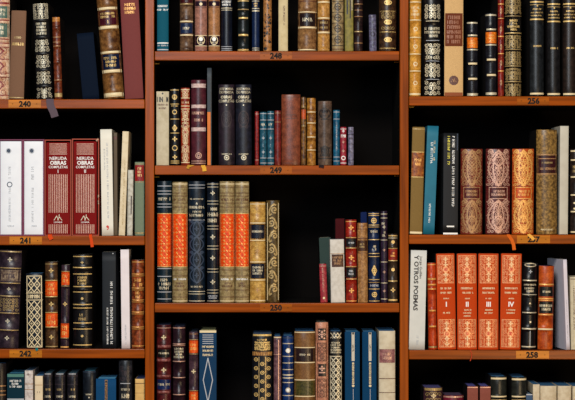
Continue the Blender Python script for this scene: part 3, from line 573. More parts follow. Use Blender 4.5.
book('C2', 281.6, 300.4, 94.4, 'wide red-brown plain leather book in the middle of shelf 249', lea((142, 80, 54), (104, 54, 36), 90, .5), r=.12, deco=[('ln', 114.5, .6, 'B', .5), ('ln', 118.5, .6, 'B', .6), ('ln', 97, .4, 'B'), ('ln', 163, .5, 'B')])
book('C2', 301.4, 306, 97, 'thin speckled brown book with an orange label on shelf 249', lea((142, 104, 56), (62, 38, 22), 160, .55), r=.2, bands=(107, 126), deco=[('bx', 109.5, 119, lea((190, 92, 46), None)), ('ln', 107, .7, 'D'), ('ln', 126, .7, 'D'), ('ln', 144, .7, 'B'), ('ln', 155, .6, 'B')])
book('C2', 307, 315.8, 98, 'mottled golden leather book right of the thin speckled one, shelf 249', lea((188, 138, 64), (112, 70, 28), 120, .5), r=.25, bands=(112, 123, 137, 150), deco=[('ln', 112, .8, 'C'), ('ln', 123, .8, 'C'), ('ln', 137, .8, 'C'), ('ln', 150, .7, 'C'), ('sc', 113, 122, 'B', 2, .7, .9)])
book('C2', 318.2, 332, 101, 'grey-brown book with black ornaments at top and bottom of its spine, shelf 249', lea((116, 96, 82), (80, 64, 54), 90, .4), dx=-.2, r=.26, deco=[('pn', 110, 112.5, lea((44, 32, 30), None), -.5, .5), ('ov', 113.5, 5.4, 5, 1, 'K'), ('tx', 111, 117, 2, 'K', .6), ('ov', 151, 3.6, 5, 1, 'K'), ('fl', 150, 3, 'K'), ('sc', 147, 157, 'K', 2.2, .7, .9, .7), ('ln', 158.5, .8, 'K'), ('ln', 119.5, .7, 'K', .6), ('ln', 103, .5, 'B')],
     ribbon=[([(321.5, 165.6), (321.2, 167.6)], 5, (46, 34, 38))])
book('C2', 333.4, 339.8, 110, 'small teal-blue book standing alone right of the grey-brown one, shelf 249', lea((34, 104, 132), (22, 70, 96), 120), r=.26, deco=[('ln', 112, .6, 'g'), ('ln', 119, .5, 'g'), ('ln', 157, .6, 'g'), ('ln', 161, .5, 'g'), ('vt', 122, 150, 0, 1.2, 'g')])
book('C2', 340.4, 346.4, 127, 'short pinkish-red book with white ornaments, second from right on shelf 249', lea((170, 58, 72), (128, 36, 50), 120), r=.22, deco=[('fl', 131, 1.6, 'W'), ('fl', 142, 1.4, 'p'), ('tx', 134, 138, 1, 'W', .7), ('fl', 151, 1.5, 'p'), ('rg', 158, 1.8, .8, 'W'), ('ln', 129, .5, 'W'), ('ln', 163, .6, 'W')])
book('C2', 348.2, 353.6, 127, 'short lavender-grey book at the right end of shelf 249', lea((148, 144, 162), (96, 92, 116), 140), r=.22, deco=[('fl', 131, 1.4, 'K'), ('ln', 134.5, .5, 'K'), ('tx', 137, 140, 1, 'e', .7), ('ln', 144, .6, 'K'), ('fl', 152, 1.4, 'e'), ('ln', 160, .6, 'K')])
# ---- shelf 250
TOL = lea((178, 160, 120), (134, 116, 80), 120, .4)
def orange(row, a, b, t, q, cov, txc, extra):
    book(row, a, b, t, q, cov, r=.26, deco=[('pn', 214, 266.4, lea((240, 104, 34), (216, 76, 22), 120, .35)), ('lat', 216, 265, 2, .6, 'O', .8), ('ln', 213.6, .7, 'G'), ('ln', 266.8, .7, 'G')]+extra)
orange('C3', 157, 171.4, 181, 'navy book with a tall orange lattice panel, at the left end of shelf 250', lea((20, 46, 58), (10, 28, 38)), 'S', [('ln', y, .7, 'g') for y in (186, 191, 194, 204, 207, 268.6, 276.4, 292, 299)]+[('tx', 197, 201, 1, 'S', .8), ('tx', 278, 290, 3, 'S', .8)])
for a, b, t, q in ((172.2, 187.4, 182, 'beige book with a tall orange lattice panel, second from the left on shelf 250'), (219.6, 234.6, 181.4, 'beige book with an orange lattice panel, right of the two navy ones on shelf 250'), (235.2, 249, 181.6, 'beige book with an orange lattice panel, next to the short gold book on shelf 250')):
    orange('C3', a, b, t, q, TOL, 'B', [('ln', y, .6, 'B') for y in (187, 193, 196, 203, 207, 270, 276, 290, 297)]+[('tx', 198, 201.5, 1, 'B', .8), ('tx', 278, 280.5, 1, 'W', .8), ('tx', 282, 287.5, 2, 'B', .7), ('ln', 184, 1, 'C'), ('ln', 301, .8, 'C')])
book('C3', 188.4, 205, 181, 'wide navy book with embossed leaf pattern and silver title on shelf 250', lea((16, 36, 52), (8, 20, 34), 80, .4, .4), r=.24, deco=[('tx', 198, 200, 1, 'S', .8), ('Tb', '&', 203.4, 2, 'S'), ('tx', 205.5, 209, 1, 'S', .9), ('tx', 210.5, 213, 1, 'S', .6), ('tx', 213.5, 217, 1, 'S', .85), ('dam', 221, 283, 4, 'N', 1.2), ('tx', 285.6, 288, 1, 'S', .7), ('ln', 185, .6, 'g'), ('ln', 188, .5, 'g'), ('ln', 220, .5, 'g'), ('ln', 291.5, .7, 'S'), ('ln', 294, .6, 'S'), ('ln', 301, .7, 'S')])
book('C3', 207, 218.4, 182, 'narrower blue-black book with silver stars down its spine on shelf 250', lea((24, 34, 48), (12, 18, 28)), r=.26, deco=[('fl', 193, 2.4, 'S'), ('fl', 237, 2.6, 'S'), ('fl', 258, 2.6, 'S'), ('fl', 282, 2.6, 'S')]+[('ln', y, .6, 'S') for y in (184, 187, 201, 204, 226, 229, 246, 249, 269, 272, 290, 293, 301)]+[('tx', 207, 211, 1, 'S', .7), ('tx', 212, 217, 1, 'S', .85), ('tx', 218, 223, 1, 'S', .8), ('tx', 295, 299, 2, 'g', .8)])
book('C3', 249.8, 265.4, 202, 'shorter golden leather book with two navy labels on shelf 250', lea((210, 174, 100), (164, 124, 62), 100, .4), r=.22, bands=(223, 240, 262, 280), deco=[('bx', 224.5, 239, lea((26, 32, 52), None)), ('bx', 263.4, 278.6, lea((26, 32, 52), None)), ('ln', 204, .8, 'C'), ('ln', 207, .5, 'm'), ('ln', 223, 1, 'C'), ('ln', 240.4, 1, 'C'), ('ln', 262, .9, 'C'), ('ln', 280, 1, 'C'), ('ln', 300.6, 1, 'C'), ('tx', 230, 233, 1, 'S', .7), ('tx', 266, 275, 3, 'S', .65), ('fl', 215, 2, 'm'), ('fl', 251, 2.4, 'm'), ('fl', 290, 2.4, 'm')])
book('C3', 266.4, 279.4, 200.4, 'olive-gold book with a large gilt letterlike scroll running down its spine', lea((104, 84, 44), (60, 46, 22), 120, .5), r=.2, deco=[('vine', 203, 296, 7, 'D', 1.6), ('vl', -.84, 203, 300, .6, 'C'), ('vl', .84, 203, 300, .6, 'C')])
book('C3', 320.6, 327.6, 264, 'short pinkish-red book leaning left, first of the right-hand group on shelf 250', lea((176, 70, 78), (140, 44, 56), 120), dx=-1.4, r=.16, d=.07, deco=[('vt', 268, 292, -.1, 1.3, 'p'), ('dt', 298, 1.2, 'C'), ('ln', 266, .6, 'p')])
book('C3', 321.5, 333.4, 237.4, 'dark grey-green cloth book set back behind the cream one on shelf 250', clo((66, 82, 76)), dx=-2.6, r=.06, set=.085, d=.1)
book('C3', 331.2, 345, 239.4, 'off-white cloth book with a brown label on shelf 250', pap((206, 200, 190), (176, 168, 156), 130), dx=-1.2, r=.14, d=.07, pg=(120, 130, 140), deco=[('bx', 254.4, 267, lea((92, 58, 44), None), -.8, .9), ('tx', 256, 265, 3, 'm', .7), ('ln', 253.6, .5, 'm')])
book('C3', 336, 345.4, 218.6, 'dark crimson book set back to the left of the red and gilt one, shelf 250', clo((84, 22, 26)), dx=-.6, r=.06, set=.085, d=.1)
book('C3', 346.2, 357, 219.6, 'red book with two black labels and gilt flowers on shelf 250', lea((170, 50, 32), (124, 30, 20), 100, .4), dx=-.6, r=.24, d=.075, bands=(237, 248, 266, 279), deco=[('bx', 238.4, 247.6, lea((36, 34, 38), None)), ('bx', 267.4, 278, lea((36, 34, 38), None)), ('fl', 227.6, 2.8, 'O'), ('fl', 257.6, 2.8, 'O'), ('fl', 290.6, 2.8, 'O'), ('dt', 231, .8, 'O', .5), ('dt', 261, .8, 'O', .5), ('ln', 237.6, .7, 'G'), ('ln', 248, .7, 'G'), ('ln', 266.6, .7, 'G'), ('ln', 279, .7, 'G'), ('ln', 221.5, .7, 'O'), ('ln', 301, .8, 'O'), ('tx', 241.6, 244, 1, 'g', .5), ('tx', 269.6, 275.4, 2, 'g', .6)])
book('C3', 358, 368, 223, 'light brown speckled book with a dark brown label on shelf 250', lea((188, 146, 98), (138, 98, 58), 150, .4), dx=-.5, r=.22, d=.075, deco=[('bx', 240.4, 251, lea((82, 52, 34), None)), ('ln', 238.4, .7, 'B'), ('ln', 229, .6, 'B'), ('ln', 253, .6, 'B'), ('ln', 226, .5, 'B'), ('tx', 243, 248, 2, 'D', .6)])
book('C3', 361, 367.4, 212, 'navy book set back behind the light brown speckled one on shelf 250', clo((22, 42, 88)), dx=-.3, r=.06, set=.085, d=.1)
book('C3', 369, 380, 212, 'navy book with gilt ornaments and bands, third from the right on shelf 250', lea((28, 48, 84), (14, 26, 52)), dx=-.6, r=.26, bands=(226, 240, 254, 281), deco=[('ln', y, .7, 'G') for y in (213.6, 215.4, 225, 227, 239.6, 253.5, 256.5, 279.6, 282.4, 289, 301)]+[('rg', 220.6, 2.4, .9, 'G'), ('fl', 220.6, 1.8, 'G'), ('tx', 230, 233, 1, 'S', .6), ('tx', 245, 251, 2, 'S', .5), ('dm', 270.5, .4, 5, 1, 'G'), ('fl', 270.5, 3, 'G'), ('rg', 294.6, 2.2, .9, 'G'), ('fl', 294.6, 1.6, 'G'), ('tx', 284, 287, 1, 'g', .7)])
book('C3', 381, 387.6, 211, 'narrow dark purple book with silver bands, second from the right on shelf 250', lea((60, 42, 66), (32, 22, 38), 110), dx=-.2, r=.26, deco=[('ln', y, .7, 'S') for y in (214, 218, 240, 262, 283, 299)]+[('fl', 227, 1.8, 'S'), ('tx', 222, 225, 1, 'S', .7), ('tx', 231, 237, 2, 'S', .6), ('fl', 250, 1.5, 'p'), ('fl', 272, 1.5, 'p'), ('fl', 291, 1.5, 'p')])
book('C3', 388.4, 397.6, 234, 'short brown book with a red label and gilt dots, right end of shelf 250', lea((74, 58, 44), (38, 28, 22), 110), r=.25, bands=(247, 261, 282), deco=[('bx', 249, 260, lea((158, 52, 34), None)), ('dt', 242, 1.8, 'G'), ('dt', 269.6, 1.8, 'G'), ('fl', 290, 2.6, 'G'), ('ln', 235.8, 1, 'G'), ('ln', 238, .6, 'S'), ('ln', 248.4, .8, 'G'), ('ln', 260.6, .8, 'G'), ('ln', 281, .9, 'G'), ('ln', 300, 1.6, 'G'), ('tx', 252, 257, 2, 'O', .5)])
# ---- bottom row, middle bay; blue page edges have the overhead light painted in
MG = lea((104, 34, 36), (60, 18, 22), 80, .4, .36)
book('C4', 156.6, 170.8, 325, 'maroon book with black and blue labels and gilt stars, middle bottom row', MG, r=.3, bands=(346.4, 360.2, 376, 392), pg=(52, 60, 90), deco=[('bx', 349.4, 357.6, lea((28, 26, 28), None)), ('bx', 379.6, 389.6, lea((28, 46, 92), None)), ('pn', 345.2, 347.6, lea((176, 120, 112), (110, 50, 52), 160)), ('pn', 359, 361.4, lea((176, 120, 112), (110, 50, 52), 160)), ('pn', 375, 377.4, lea((176, 120, 112), (110, 50, 52), 160)), ('pn', 391, 393.6, lea((176, 120, 112), (110, 50, 52), 160)), ('fl', 337.4, 2.7, 'C'), ('fl', 370, 2.7, 'C'), ('fl', 402, 2.7, 'C'), ('ln', 328, .6, 'p'), ('tx', 352, 354.6, 1, 'S', .7), ('tx', 383, 386, 1, 'S', .8)])
book('C4', 172.6, 185.2, 326.4, 'dark plum book with raised bands and pale title, second in the middle bottom row', lea((58, 34, 44), (34, 20, 28), 70, .4, .32), r=.32, bands=(344.6, 361.4, 377.6, 394.6), pg=(52, 60, 90), deco=[('ln', y, .9, 'p') for y in (328, 344, 345.6, 361.4, 377.6, 394.6)]+[('tx', 347.5, 358.6, 4, 'S', .8)])
book('C4', 189, 198, 332, 'narrow mauve-brown book with orange labels, middle bottom row', lea((92, 66, 76), (54, 38, 48), 80, .45), r=.24, bands=(339.6, 354, 390.6), pg=(40, 50, 70), deco=[('bx', 340.4, 353, ORL), ('bx', 391.4, 405, ORL), ('fl', 371.4, 2.4, 'C'), ('ln', 334, .5, 'm'), ('ln', 339.6, .6, 'D'), ('ln', 354, .6, 'D'), ('ln', 390.6, .6, 'D'), ('tx', 343, 350.5, 2, 'O', .7), ('tx', 394, 400, 2, 'O', .7)])
book('C4', 199.4, 216.4, 330.4, 'blue book with cream border and a tall diamond outline, middle bottom row', clo((28, 66, 98)), r=.05, pg=(190, 180, 120), deco=[('vl', -.93, 330.5, 410, 1.5, 'C'), ('vl', .93, 330.5, 410, 1.3, 'C'), ('ln', 331.4, 2.6, 'C'), ('hs', 335, 343.4, 5, .7, 'g', .62), ('tx', 345.2, 348.2, 1, 'C', .66), ('tx', 349.2, 352.2, 1, 'C', .6), ('tx', 353.4, 356.4, 1, 'C', .6), ('dm', 380, .55, 22, .9, 'g')])
book('C4', 252.2, 272.4, 334, 'wide black book with gold dots, gold lettering and a fluted gold band, middle bottom row', lea((34, 34, 40), (18, 18, 24), 90), r=.2, pg=(70, 96, 130), deco=[('ln', 335.2, 1.8, 'G', .9), ('tx', 338.6, 341.2, 1, 'G', .5), ('sc', 341.5, 350.5, 'G', 2.0, .75, 1.5, .78), ('pn', 351.8, 355.6, lea((214, 170, 104), (150, 104, 60), 200), -.95, .95), ('dots', 359.5, 420, 8.8, 1.7, 'G'), ('vl', -.33, 357, 420, .9, 'D'), ('vl', .33, 357, 420, .9, 'D'), ('vs', 352, 355.5, 11, .5, 'B', .85)])
book('C4', 273.8, 281.2, 336.4, 'narrow mauve mottled book left of the blue-banded one, middle bottom row', lea((136, 104, 108), (86, 58, 66), 140, .5), r=.22, pg=BLUE_LIT_TOP, deco=[('ln', 337.4, 1, 'C'), ('ln', 354.5, .6, 'p'), ('vl', .3, 340, 400, .8, 'p')])
book('C4', 282.6, 293.4, 336, 'royal blue book with silver bands and white rosettes, middle bottom row', lea((26, 64, 120), (14, 38, 82), 80, .4, .34), r=.3, pg=BLUE_LIT_TOP, deco=[('ln', y, .8, 'S') for y in (343.6, 356.4, 363, 369.6, 382.6, 395.6)]+[('ln', 375, 1.3, 'S'), ('ln', 378, 1.3, 'S'), ('dt', 350.6, 1.9, 'W'), ('rg', 350.6, 2.2, .6, 'S'), ('dt', 390, 1.7, 'W'), ('rg', 390, 2.2, .6, 'S'), ('ln', 338, 1, 'N')])
book('C4', 294.4, 315.4, 331.4, 'wide brown book with near-black and green labels, middle bottom row', lea((142, 104, 62), (112, 78, 44), 60, .4, .36), r=.2, pg=BLUE_LIT_TOP, deco=[('bx', 348.4, 361.6, lea((52, 34, 34), None)), ('bx', 381, 395.4, lea((98, 90, 46), (58, 56, 30), 200)), ('ln', 347.6, .8, 'C'), ('ln', 362.6, 1, 'C'), ('ln', 380, .9, 'C'), ('ln', 396.4, .9, 'C'), ('tx', 353.4, 356, 1, 'S', .5), ('ln', 332.4, .9, 'C')])
book('C4', 316, 328.4, 322.4, 'pinkish tan book with black ornamental panels, tallest of the middle bottom row', lea((212, 158, 130), (172, 118, 94), 100, .4), r=.14, dx=-.3, deco=[('pn', 328.4, 340.4, lea((46, 34, 36), None), -.62, .66), ('fl', 334.4, 4.2, 'p'), ('dt', 330.6, .9, 'p', -.4), ('dt', 330.6, .9, 'p', .4), ('dt', 338.4, .9, 'p', -.4), ('dt', 338.4, .9, 'p', .4), ('fr', 343, 361, .66, .7, 'B'), ('sc', 344, 360.5, 'B', 2.2, .8, 1.1, .6), ('pn', 364, 376.4, lea((46, 34, 36), None), -.62, .66), ('fl', 368.5, 3.2, 'p'), ('ln', 372.6, 1.2, 'p', .5), ('fr', 379, 397, .66, .7, 'B'), ('sc', 380, 396.5, 'B', 2.2, .8, 1.1, .6), ('vl', -.78, 325, 410, .5, 'B'), ('vl', .8, 325, 410, .5, 'B')])
book('C4', 329.8, 342, 331.4, 'black book with a dense silver lattice pattern, middle bottom row', BLK, r=.14, pg=BLUE_LIT_TOP, deco=[('lat', 333, 338, 3, .8, 'S', .84), ('tx', 341.6, 353.6, 5, 'S', .82), ('ln', 356.4, .9, 'S'), ('lat', 357.5, 412, 2, 1.0, 'S', .84), ('vl', -.9, 357, 410, .6, 'S'), ('vl', .9, 357, 410, .6, 'S')])
for (a, b, q) in ((345.2, 360, 'blue cloth book with a white title strip, left twin in the middle bottom row'), (362.6, 376.6, 'blue cloth book with a white title strip, right twin in the middle bottom row')):
    book('C4', a, b, 331.6, q, clo((10, 68, 104)), r=.1, pg=(66, 136, 182), dx=-.3, deco=[('bx', 332.4, 361, clo((208, 200, 184)), -.1, .3), ('vt', 345, 352, .1, 1.8, 'K'), ('dt', 333.5, 1.1, 'K', .1), ('vl', .1, 363, 383.4, 2, 'C'), ('vt', 364, 383, .1, 1.4, 'N'), ('dt', 385.8, 1.3, 'C', .1), ('vl', .1, 389, 410, .5, 'g')])
book('C4', 379.2, 395.4, 331, 'ivory vellum book with a faded pink label, right end of the middle bottom row', pap((206, 194, 168), (178, 162, 134), 90), r=.22, dx=-.2, pg=BLUE_LIT_TOP, deco=[('bx', 349.2, 362.8, lea((164, 118, 116), (126, 82, 84), 160)), ('ln', 378.6, .7, 'B', .99), ('ln', 392.6, .6, 'B', .99), ('tx', 352, 360, 2, 'p', .6)])
# ---- right bay, shelf 256
book('R1', 409.6, 421, -16, 'golden yellow leather book with raised bands, left end of shelf 256', lea((220, 170, 84), (184, 130, 52), 70, .4), dx=.5, r=.3, bands=(2, 20, 37, 54, 71), bt=1.5, deco=[('ln', y, 1, 'C') for y in (2, 20, 37.4, 54, 71)]+[('rg', 29, 1.8, .7, 'C'), ('rg', 46.6, 1.8, .7, 'C'), ('rg', 64, 1.8, .7, 'C'), ('rg', 83, 1.8, .7, 'C'), ('ln', 94, 1.8, 'C'), ('tx', 6, 16, 3, 'C', .7)])
book('R1', 423.2, 442.2, -4, 'black book with large silvery scrollwork panels, second on shelf 256', BLK, r=.28, bands=(20.5, 41, 60.5, 79), deco=[('sc', a, b, 'S', 3.2, .95, 1.1, .82) for a, b in ((4, 19), (43, 59), (63, 77.5), (81, 95))]+[('tx', 26.6, 37.6, 3, 'S', .8), ('ln', 21, .8, 'S', .7), ('ln', 40.4, .5, 'g', .7), ('ln', 61, .5, 'g', .7), ('ln', 79.4, .5, 'g', .7)])
book('R1', 444.4, 463, -22, 'tall tan book with a large brown lettered label and a round brown device, shelf 256', clo((210, 176, 128)), dx=.4, r=.1, deco=[('bx', 13.2, 46.2, clo((112, 60, 38)), -.94, .94), ('tx', 15, 44, 6, 'f', .72), ('dt', 80.4, 4.9, 'B'), ('em', 80.4, 2.6, 'm'), ('pn', 92.4, 96, clo((150, 92, 62)))])
for (a, b, t, q, ys) in ((467.4, 478.4, 21.6, 'shorter black book with an orange label, left one of the orange-labelled pair on shelf 256', (22.8, 35.4, 63.6, 78.8, 94.4, 37.4, 48)), (486, 497.2, 13, 'black book with an orange label, right one of the orange-labelled pair on shelf 256', (15, 29.4, 59.6, 75, 93.6, 32, 43.2))):
    book('R1', a, b, t, q, lea((34, 34, 42), (18, 18, 24), 70, .4, .34), dx=-.2, r=.3, bands=(ys[1], ys[2], ys[3]), deco=[('bx', ys[5], ys[6], lea((238, 142, 46), (204, 104, 28), 120)), ('ln', ys[0], 1.5, 'S'), ('ln', ys[1], 1.6, 'S', .85), ('ln', ys[2], 1.9, 'C', .8), ('ln', ys[3], 1.9, 'C', .8), ('ln', ys[4], 2.4, 'S'), ('ln', ys[6]+1.6, 1.2, 'S'), ('tx', ys[5]+2, ys[6]-1, 3, 'O', .6)])
book('R1', 498.2, 504.2, -16, 'narrow red book with gilt bands and diamonds on shelf 256', lea((148, 44, 30), (100, 26, 20), 90), r=.28, bands=(4, 18.4, 36.4, 53.6, 71), deco=[('ln', y, .9, 'O') for y in (4, 36.4, 53.6, 71)]+[('fl', y, 3, 'm') for y in (11, 29, 47, 63, 82.6)]+[('ln', 18.4, .6, 'O')])
book('R1', 505.2, 522, -10, 'wide black book with dense dull-gold scrollwork panels on shelf 256', lea((34, 30, 28), (18, 16, 16)), r=.28, bands=(16, 33, 49, 66, 81.6), deco=[('sc', a, b, 'D', 2.2, .7, 1.5, .94) for a, b in ((-6, 14), (35, 48.4), (51.6, 65), (68, 80.6), (83.6, 96))]+[('tx', 19, 31, 4, 'G', .7), ('ln', 33, .8, 'G'), ('ln', 66, .9, 'D'), ('ln', 81.6, .9, 'D'), ('ln', 49.4, .7, 'D'), ('ln', 16, .6, 'D')])
for i, (a, b, y0, q, c) in enumerate(((530.4, 544.4, 1.8, 'slate-black book with thin gold lines, left one of three alike on shelf 256', (42, 46, 50)), (547.8, 560.8, 4, 'near-black book with thin gold lines, middle one of three alike on shelf 256', (38, 36, 38)), (563.6, 577.4, 3.8, 'brown-black book with thin gold lines, cut by the right edge of shelf 256', (54, 40, 34)))):
    book('R1', a, b, -12, q, lea(c, tuple(v//2 for v in c), 90, .5, .36), r=.26, deco=[('ln', y0, 1.4, 'G'), ('ln', y0+2.8, .7, 'D'), ('dt', y0+4, .8, 'G'), ('tx', y0+6.2, y0+8.4, 1, 'G', .6), ('tx', y0+9.8, y0+11.6, 1, 'G', .85), ('tx', y0+12.8, y0+14.6, 1, 'G', .85), ('ln', y0+17.4, 1.4, 'G'), ('tx', y0+43, y0+45.4, 1, 'G', .55), ('ln', 94-.4*(i == 0), 1.8, 'C')])
# ---- shelf 257
book('R2', 409.8, 422.2, 127, 'olive-gold cloth book with a mottled orange-brown label, left end of shelf 257', clo((136, 112, 68)), dx=2.8, r=.14, deco=[('bx', 152.6, 176.4, lea((182, 116, 52), (116, 56, 24), 130, .5)), ('ln', 129, 1, 'D'), ('ln', 152, .7, 'G'), ('ln', 177, .7, 'G'), ('tx', 158, 166, 2, 'O', .6), ('ln', 232.6, 2, 'C')])
book('R2', 423.2, 434.2, 126, 'teal-blue paperback leaning right with white lettering down its spine', pap((22, 104, 128), (18, 94, 118)), dx=4.4, r=.03, d=.12, deco=[('vt', 138, 163, -.05, 2.2, 'W'), ('vt', 141, 160, .4, 1.6, 'C'), ('vt', 204, 223, 0, 1.8, 'W')])
book('R2', 443, 457.8, 133, 'black paperback with yellow and white lettering down its spine on shelf 257', pap((10, 12, 17), (8, 9, 13)), dx=.8, r=.04, d=.13, deco=[('vt', 136.4, 165, -.32, 2.3, 'Y'), ('vt', 136.4, 208, .32, 2.3, 'W'), ('ln', 226.4, 1.4, 'W', .5), ('ln', 233.6, 1.8, 'W', .98), ('vl', .85, 134, 150, 1, 'N')])
DM = lea((120, 48, 40), (84, 28, 28), 80, .4)
for (a, b, q, cov, lab, i1) in ((460.8, 482.6, 'dark red book covered in gilt damask pattern, leftmost of the three alike on shelf 257', lea((132, 58, 42), (92, 34, 28), 80, .4), (96, 30, 26), 'm'), (486, 510.4, 'wine-red book covered in pale gilt damask, middle of the three alike on shelf 257', lea((112, 46, 44), (78, 26, 28), 80, .4), (88, 28, 26), 'p'), (512.4, 534, 'orange book covered in gilt damask pattern, rightmost of the three alike on shelf 257', lea((196, 96, 38), (152, 64, 24), 80, .4), (206, 96, 34), 'O')):
    rb = [([(508.6, 235.4), (511.8, 240), (513.6, 245), (514.2, 250)], 3.4, (212, 112, 40))] if a == 486 else ([([(528.6, 234.6), (531.6, 237.2), (534, 239.6)], 3.0, (238, 184, 92))] if a > 500 else None)
    book('R2', a, b, 148.8, q, cov, r=.16, dx=.4, pg=(90, 60, 50), ribbon=rb, deco=[('sc', 151, 186, i1, 2.5, .75, 1.0, .92), ('sc', 200, 233, i1, 2.5, .75, 1.0, .92), ('dam', 150, 186, 1, i1, 1.1), ('dam', 200, 233, 1, i1, 1.1), ('bx', 187.4, 198.6, lea(lab, None), -.72, .72), ('fr', 187.4, 198.6, .74, .7, i1), ('tx', 189.6, 196.4, 2, i1, .55), ('dm', 222, .5, 7, 1.1, i1), ('dm', 160, .5, 7, 1.1, i1)])
book('R2', 537, 557.6, 129.6, 'tall ochre speckled book with a dark maroon label on shelf 257', lea((172, 138, 80), (92, 70, 40), 170, .42), r=.2, deco=[('bx', 155.6, 173, lea((70, 30, 34), None)), ('ln', 154.6, 1, 'm'), ('ln', 158.6, .8, 'm', .85), ('tx', 161.4, 164, 1, 'D', .5), ('tx', 167, 170.4, 1, 'm', .8), ('ln', 174, 1, 'm'), ('tx', 228.6, 230.6, 1, 'C', .6)])
book('R2', 559.4, 567.8, 126, 'plain grey-white book standing right of the tall ochre speckled one', pap((190, 184, 168), (174, 166, 150), 50), dx=.9, r=.1)
book('R2', 571, 585, 149, 'dark brown book with pale raised bands, cut by the right edge of shelf 257', lea((64, 50, 44), (34, 26, 24), 100), r=.26, bands=(160, 177, 195, 212), deco=[('ln', y, 1.4, 'C') for y in (151, 160, 177, 195, 211.6, 232)]+[('dt', 203, 1, 'C', -.5), ('dt', 208.6, 1, 'C', -.5), ('tx', 165, 173, 2, 'D', .7)])
# ---- shelf 258
book('R3', 408.9, 424.6, 250.4, 'light grey book reading OTROS POEMAS down its spine, left end of shelf 258', pap((206, 206, 200), (196, 196, 190)), dx=2.2, r=.03, d=.13, deco=[('V', 'Jorge Guillén', 256, 279, .3, 2.4, 'K'), ('Vb', 'Y OTROS POEMAS', 255, 311, -.28, 4.2, 'K'), ('vt', 336, 345, .05, 2.2, 'g')])
book('R3', 428.8, 437.2, 263, 'narrow orange-red book with raised bands, right of the light grey book', lea((200, 84, 36), (156, 52, 20), 80, .4), dx=-1.2, r=.3, bands=(278, 284, 289, 310, 326), deco=[('ln', 279, 1.8, 'O'), ('ln', 284.6, 1.5, 'O'), ('ln', 289, 1, 'O'), ('ln', 310.6, 1.5, 'O', .8), ('ln', 326.4, 1.5, 'O', .8), ('ln', 347, 1.4, 'D'), ('ln', 264.6, .8, 'O')])
for (a, b, n, e) in ((438, 456.4, 'I', -1.8), (457.6, 477.4, 'II', -.6), (478.4, 498.6, 'III', .2), (500, 520.6, 'IV', 1.4)):
    book('R3', a, b, 253.6, 'orange cloth book with gilt scroll panels, volume numeral '+n+' on its spine', clo((194, 78, 28)), dx=e, r=.16, pg=(190, 120, 80), ribbon=[([(470.5, 351.2), (471.8, 353), (471.6, 357), (470.2, 361)], .8, (190, 80, 50))] if n == 'II' else None,
         deco=[('fr', 255.6, 283, .84, .5, 'q'), ('sc', 256, 283, 'q', 1.9, .5, 1.0, .84), ('fr', 319.6, 347, .84, .5, 'q'), ('sc', 320, 347, 'q', 1.9, .5, 1.0, .84)]+[('fl', y, 2.6, 'C') for y in (259, 264.4, 274.6, 280, 323.4, 328.6, 338.6, 344)]+[('rg', 269.4, 2.6, .9, 'q'), ('dt', 269.4, 2.2, 'R'), ('rg', 333.6, 2.6, .9, 'q'), ('dt', 333.6, 2.2, 'R'),
               ('tx', 287, 289.6, 1, 'C', .6), ('tx', 291.4, 294, 1, 'C', .6), ('tx', 297.6, 299.4, 1, 'C', .3), ('Tb', n, 304.2, 4.6, 'W')]+([('tx', 311.6, 314, 1, 'C', .36)] if n == 'I' else [('tx', 309, 311, 1, 'C', .4), ('tx', 312, 314, 1, 'C', .4)]+([('tx', 315, 317, 1, 'C', .34)] if n in ('II',) else [])))
book('R3', 521.8, 536.4, 263, 'black book with silver bands and title, between volume IV and the orange leather book', BLK, dx=1.6, r=.28, bands=(281, 296, 313, 329), deco=[('ov', 265, 5.6, 1.6, .8, 'S'), ('ln', 280.4, 1.1, 'S'), ('tx', 283.6, 286, 1, 'S', .8), ('tx', 287, 292.6, 2, 'S', .75), ('ln', 294.6, .8, 'S'), ('ln', 312.6, 1, 'S'), ('ln', 328.8, 1.4, 'S'), ('ln', 346.8, 1.2, 'S'), ('dt', 322, 1, 'S', .1), ('dt', 303.5, .9, 'S'), ('fl', 271.6, 2, 'g'), ('vl', .1, 331, 346, .7, 'g')])
book('R3', 538, 553, 266, 'orange-brown leather book with two black labels near the number 258 plate', lea((204, 102, 36), (150, 62, 20), 70, .45, .36), dx=1.6, r=.22, pg=(34, 60, 110), bands=(285, 315, 329), deco=[('bx', 286.6, 296.4, lea((30, 28, 26), None)), ('bx', 301.4, 313.4, lea((30, 28, 26), None)), ('ln', 284.4, 1.3, 'O'), ('ln', 300.4, .8, 'O'), ('ln', 314.6, 1, 'O'), ('ln', 329.2, 1.6, 'C'), ('tx', 290.4, 293, 1, 'S', .5), ('tx', 304, 311, 2, 'S', .85), ('ln', 298.6, 1.2, 'O')])  # blue page edge: cool overhead light put into the colour
book('R3', 566.4, 570.0, 259.6, 'thin white pamphlet standing askew with its lavender-grey left cover showing', pap((214, 206, 216), (206, 198, 208)), dx=-3.4, r=.02, yaw=.13, d=.13, deco=[('vt', 300, 340, 0, .8, 'g')])
book('R3', 571.4, 588, 277, 'cream mottled book cut by the right edge of shelf 258', pap((200, 188, 160), (170, 156, 126), 120), dx=-1, r=.2, deco=[('vt', 285, 330, -.6, 1.4, 'B'), ('ln', 279, .6, 'B')])
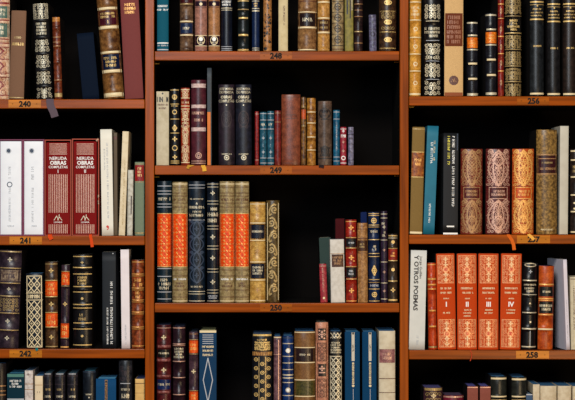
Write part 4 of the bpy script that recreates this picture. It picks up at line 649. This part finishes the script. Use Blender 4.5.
# ---- bottom row, right bay; blue and purple page colours hold painted cool light
book('R4', 424, 443.2, 388, 'plum-brown book with a worn gilt head, first in the bottom row of the right bay', lea((84, 56, 62), (48, 30, 38), 110, .5), r=.3, pg=PURPLE_LIT_TOP, deco=[('ln', 389.4, 2.6, 'D', .9), ('fl', 396, 2.6, 'C'), ('sc', 392, 408, 'D', 2.4, .7, .5)])
book('R4', 444, 464.2, 395.6, 'low maroon-pink book, second in the bottom row of the right bay', lea((130, 40, 62), (84, 24, 40), 100), r=.3, pg=(80, 56, 84), deco=[('ln', 397, 1.6, 'p')])
for a, b, q in ((467.4, 478, 'dusty rose-brown book with cool-lit purple top edge, left twin of the bottom row'), (480, 490.6, 'dusty rose-brown book with cool-lit purple top edge, right twin of the bottom row')):
    book('R4', a, b, 386.4, q, clo((142, 86, 74)), r=.05, pg=(84, 80, 152), deco=[('ln', 387.4, .9, 'p')])
for a, b, t, q in ((491, 507.2, 376.6, 'black book with cream bands and blue-lit top, left of two in the bottom row'), (512, 527, 377.4, 'black book with cream bands and blue-lit top, right of two in the bottom row')):
    book('R4', a, b, t, q, lea((50, 52, 46), (26, 27, 26), 80, .5, .34), r=.26, pg=(48, 104, 146), bands=(396.6,), deco=[('ln', t+2, 1.8, 'C', .95), ('ln', 396.6, 1.4, 'C'), ('ln', 401, 3, 'D')])
book('R4', 526.2, 532.6, 393.8, 'small slate-blue book low between the black and ivory ones, bottom row', clo((78, 98, 124)), r=.06, set=.004, pg=(130, 150, 170), deco=[('ln', 394.6, 1, 'g')])
for a, b, t, q in ((533, 539.6, 384.4, 'narrow ivory vellum book with blue-lit top edge, bottom row, right of the black pair'), (540.6, 556.8, 386, 'wide ivory vellum book with blue-lit top edge, second of the bottom row ivory set'), (558, 571.4, 386, 'ivory vellum book with blue-lit top edge, third of the bottom row ivory set'), (573, 590, 386.4, 'ivory vellum book cut by the right edge of the bottom row')):
    book('R4', a, b, t, q, pap((206, 192, 164), (172, 152, 120), 100), r=.22 if b-a > 8 else .08, set=.008, pg=(44, 100, 142))
# ------------------------------------------------------------------ light
def area(name, loc, target, size, power, col, sy=None):
    l = bpy.data.lights.new(name, 'AREA'); l.energy = power; l.color = col; l.size = size
    if sy: l.shape = 'RECTANGLE'; l.size_y = sy
    o = bpy.data.objects.new(name, l); C.objects.link(o); o.location = loc
    o.rotation_euler = (Vector(target)-Vector(loc)).to_track_quat('-Z', 'Y').to_euler(); return o
area('ceiling_lamp_light', (-.3, -2.6, 3.0), (0, 0, 1.35), .8, 74, (1, .95, .88), .5)
area('window_light', (-.62, -4.4, 2.5), (-.2, 0, 1.5), .8, 70, (.74, .87, 1.0), 1.0)
area('warm_fill_light', (1.1, -2.5, .75), (.3, 0, 1.1), .5, 24, (1, .72, .4))  # added warm fill to lift the lower right, no lamp stands there
w = bpy.data.worlds.new('world'); sc.world = w; w.use_nodes = True
w.node_tree.nodes['Background'].inputs[0].default_value = (.75, .82, 1, 1); w.node_tree.nodes['Background'].inputs[1].default_value = .03
vs = sc.view_settings; vs.view_transform = 'Standard'; vs.look = 'None'; vs.gamma = 1; vs.use_curve_mapping = False; vs.exposure = -.1
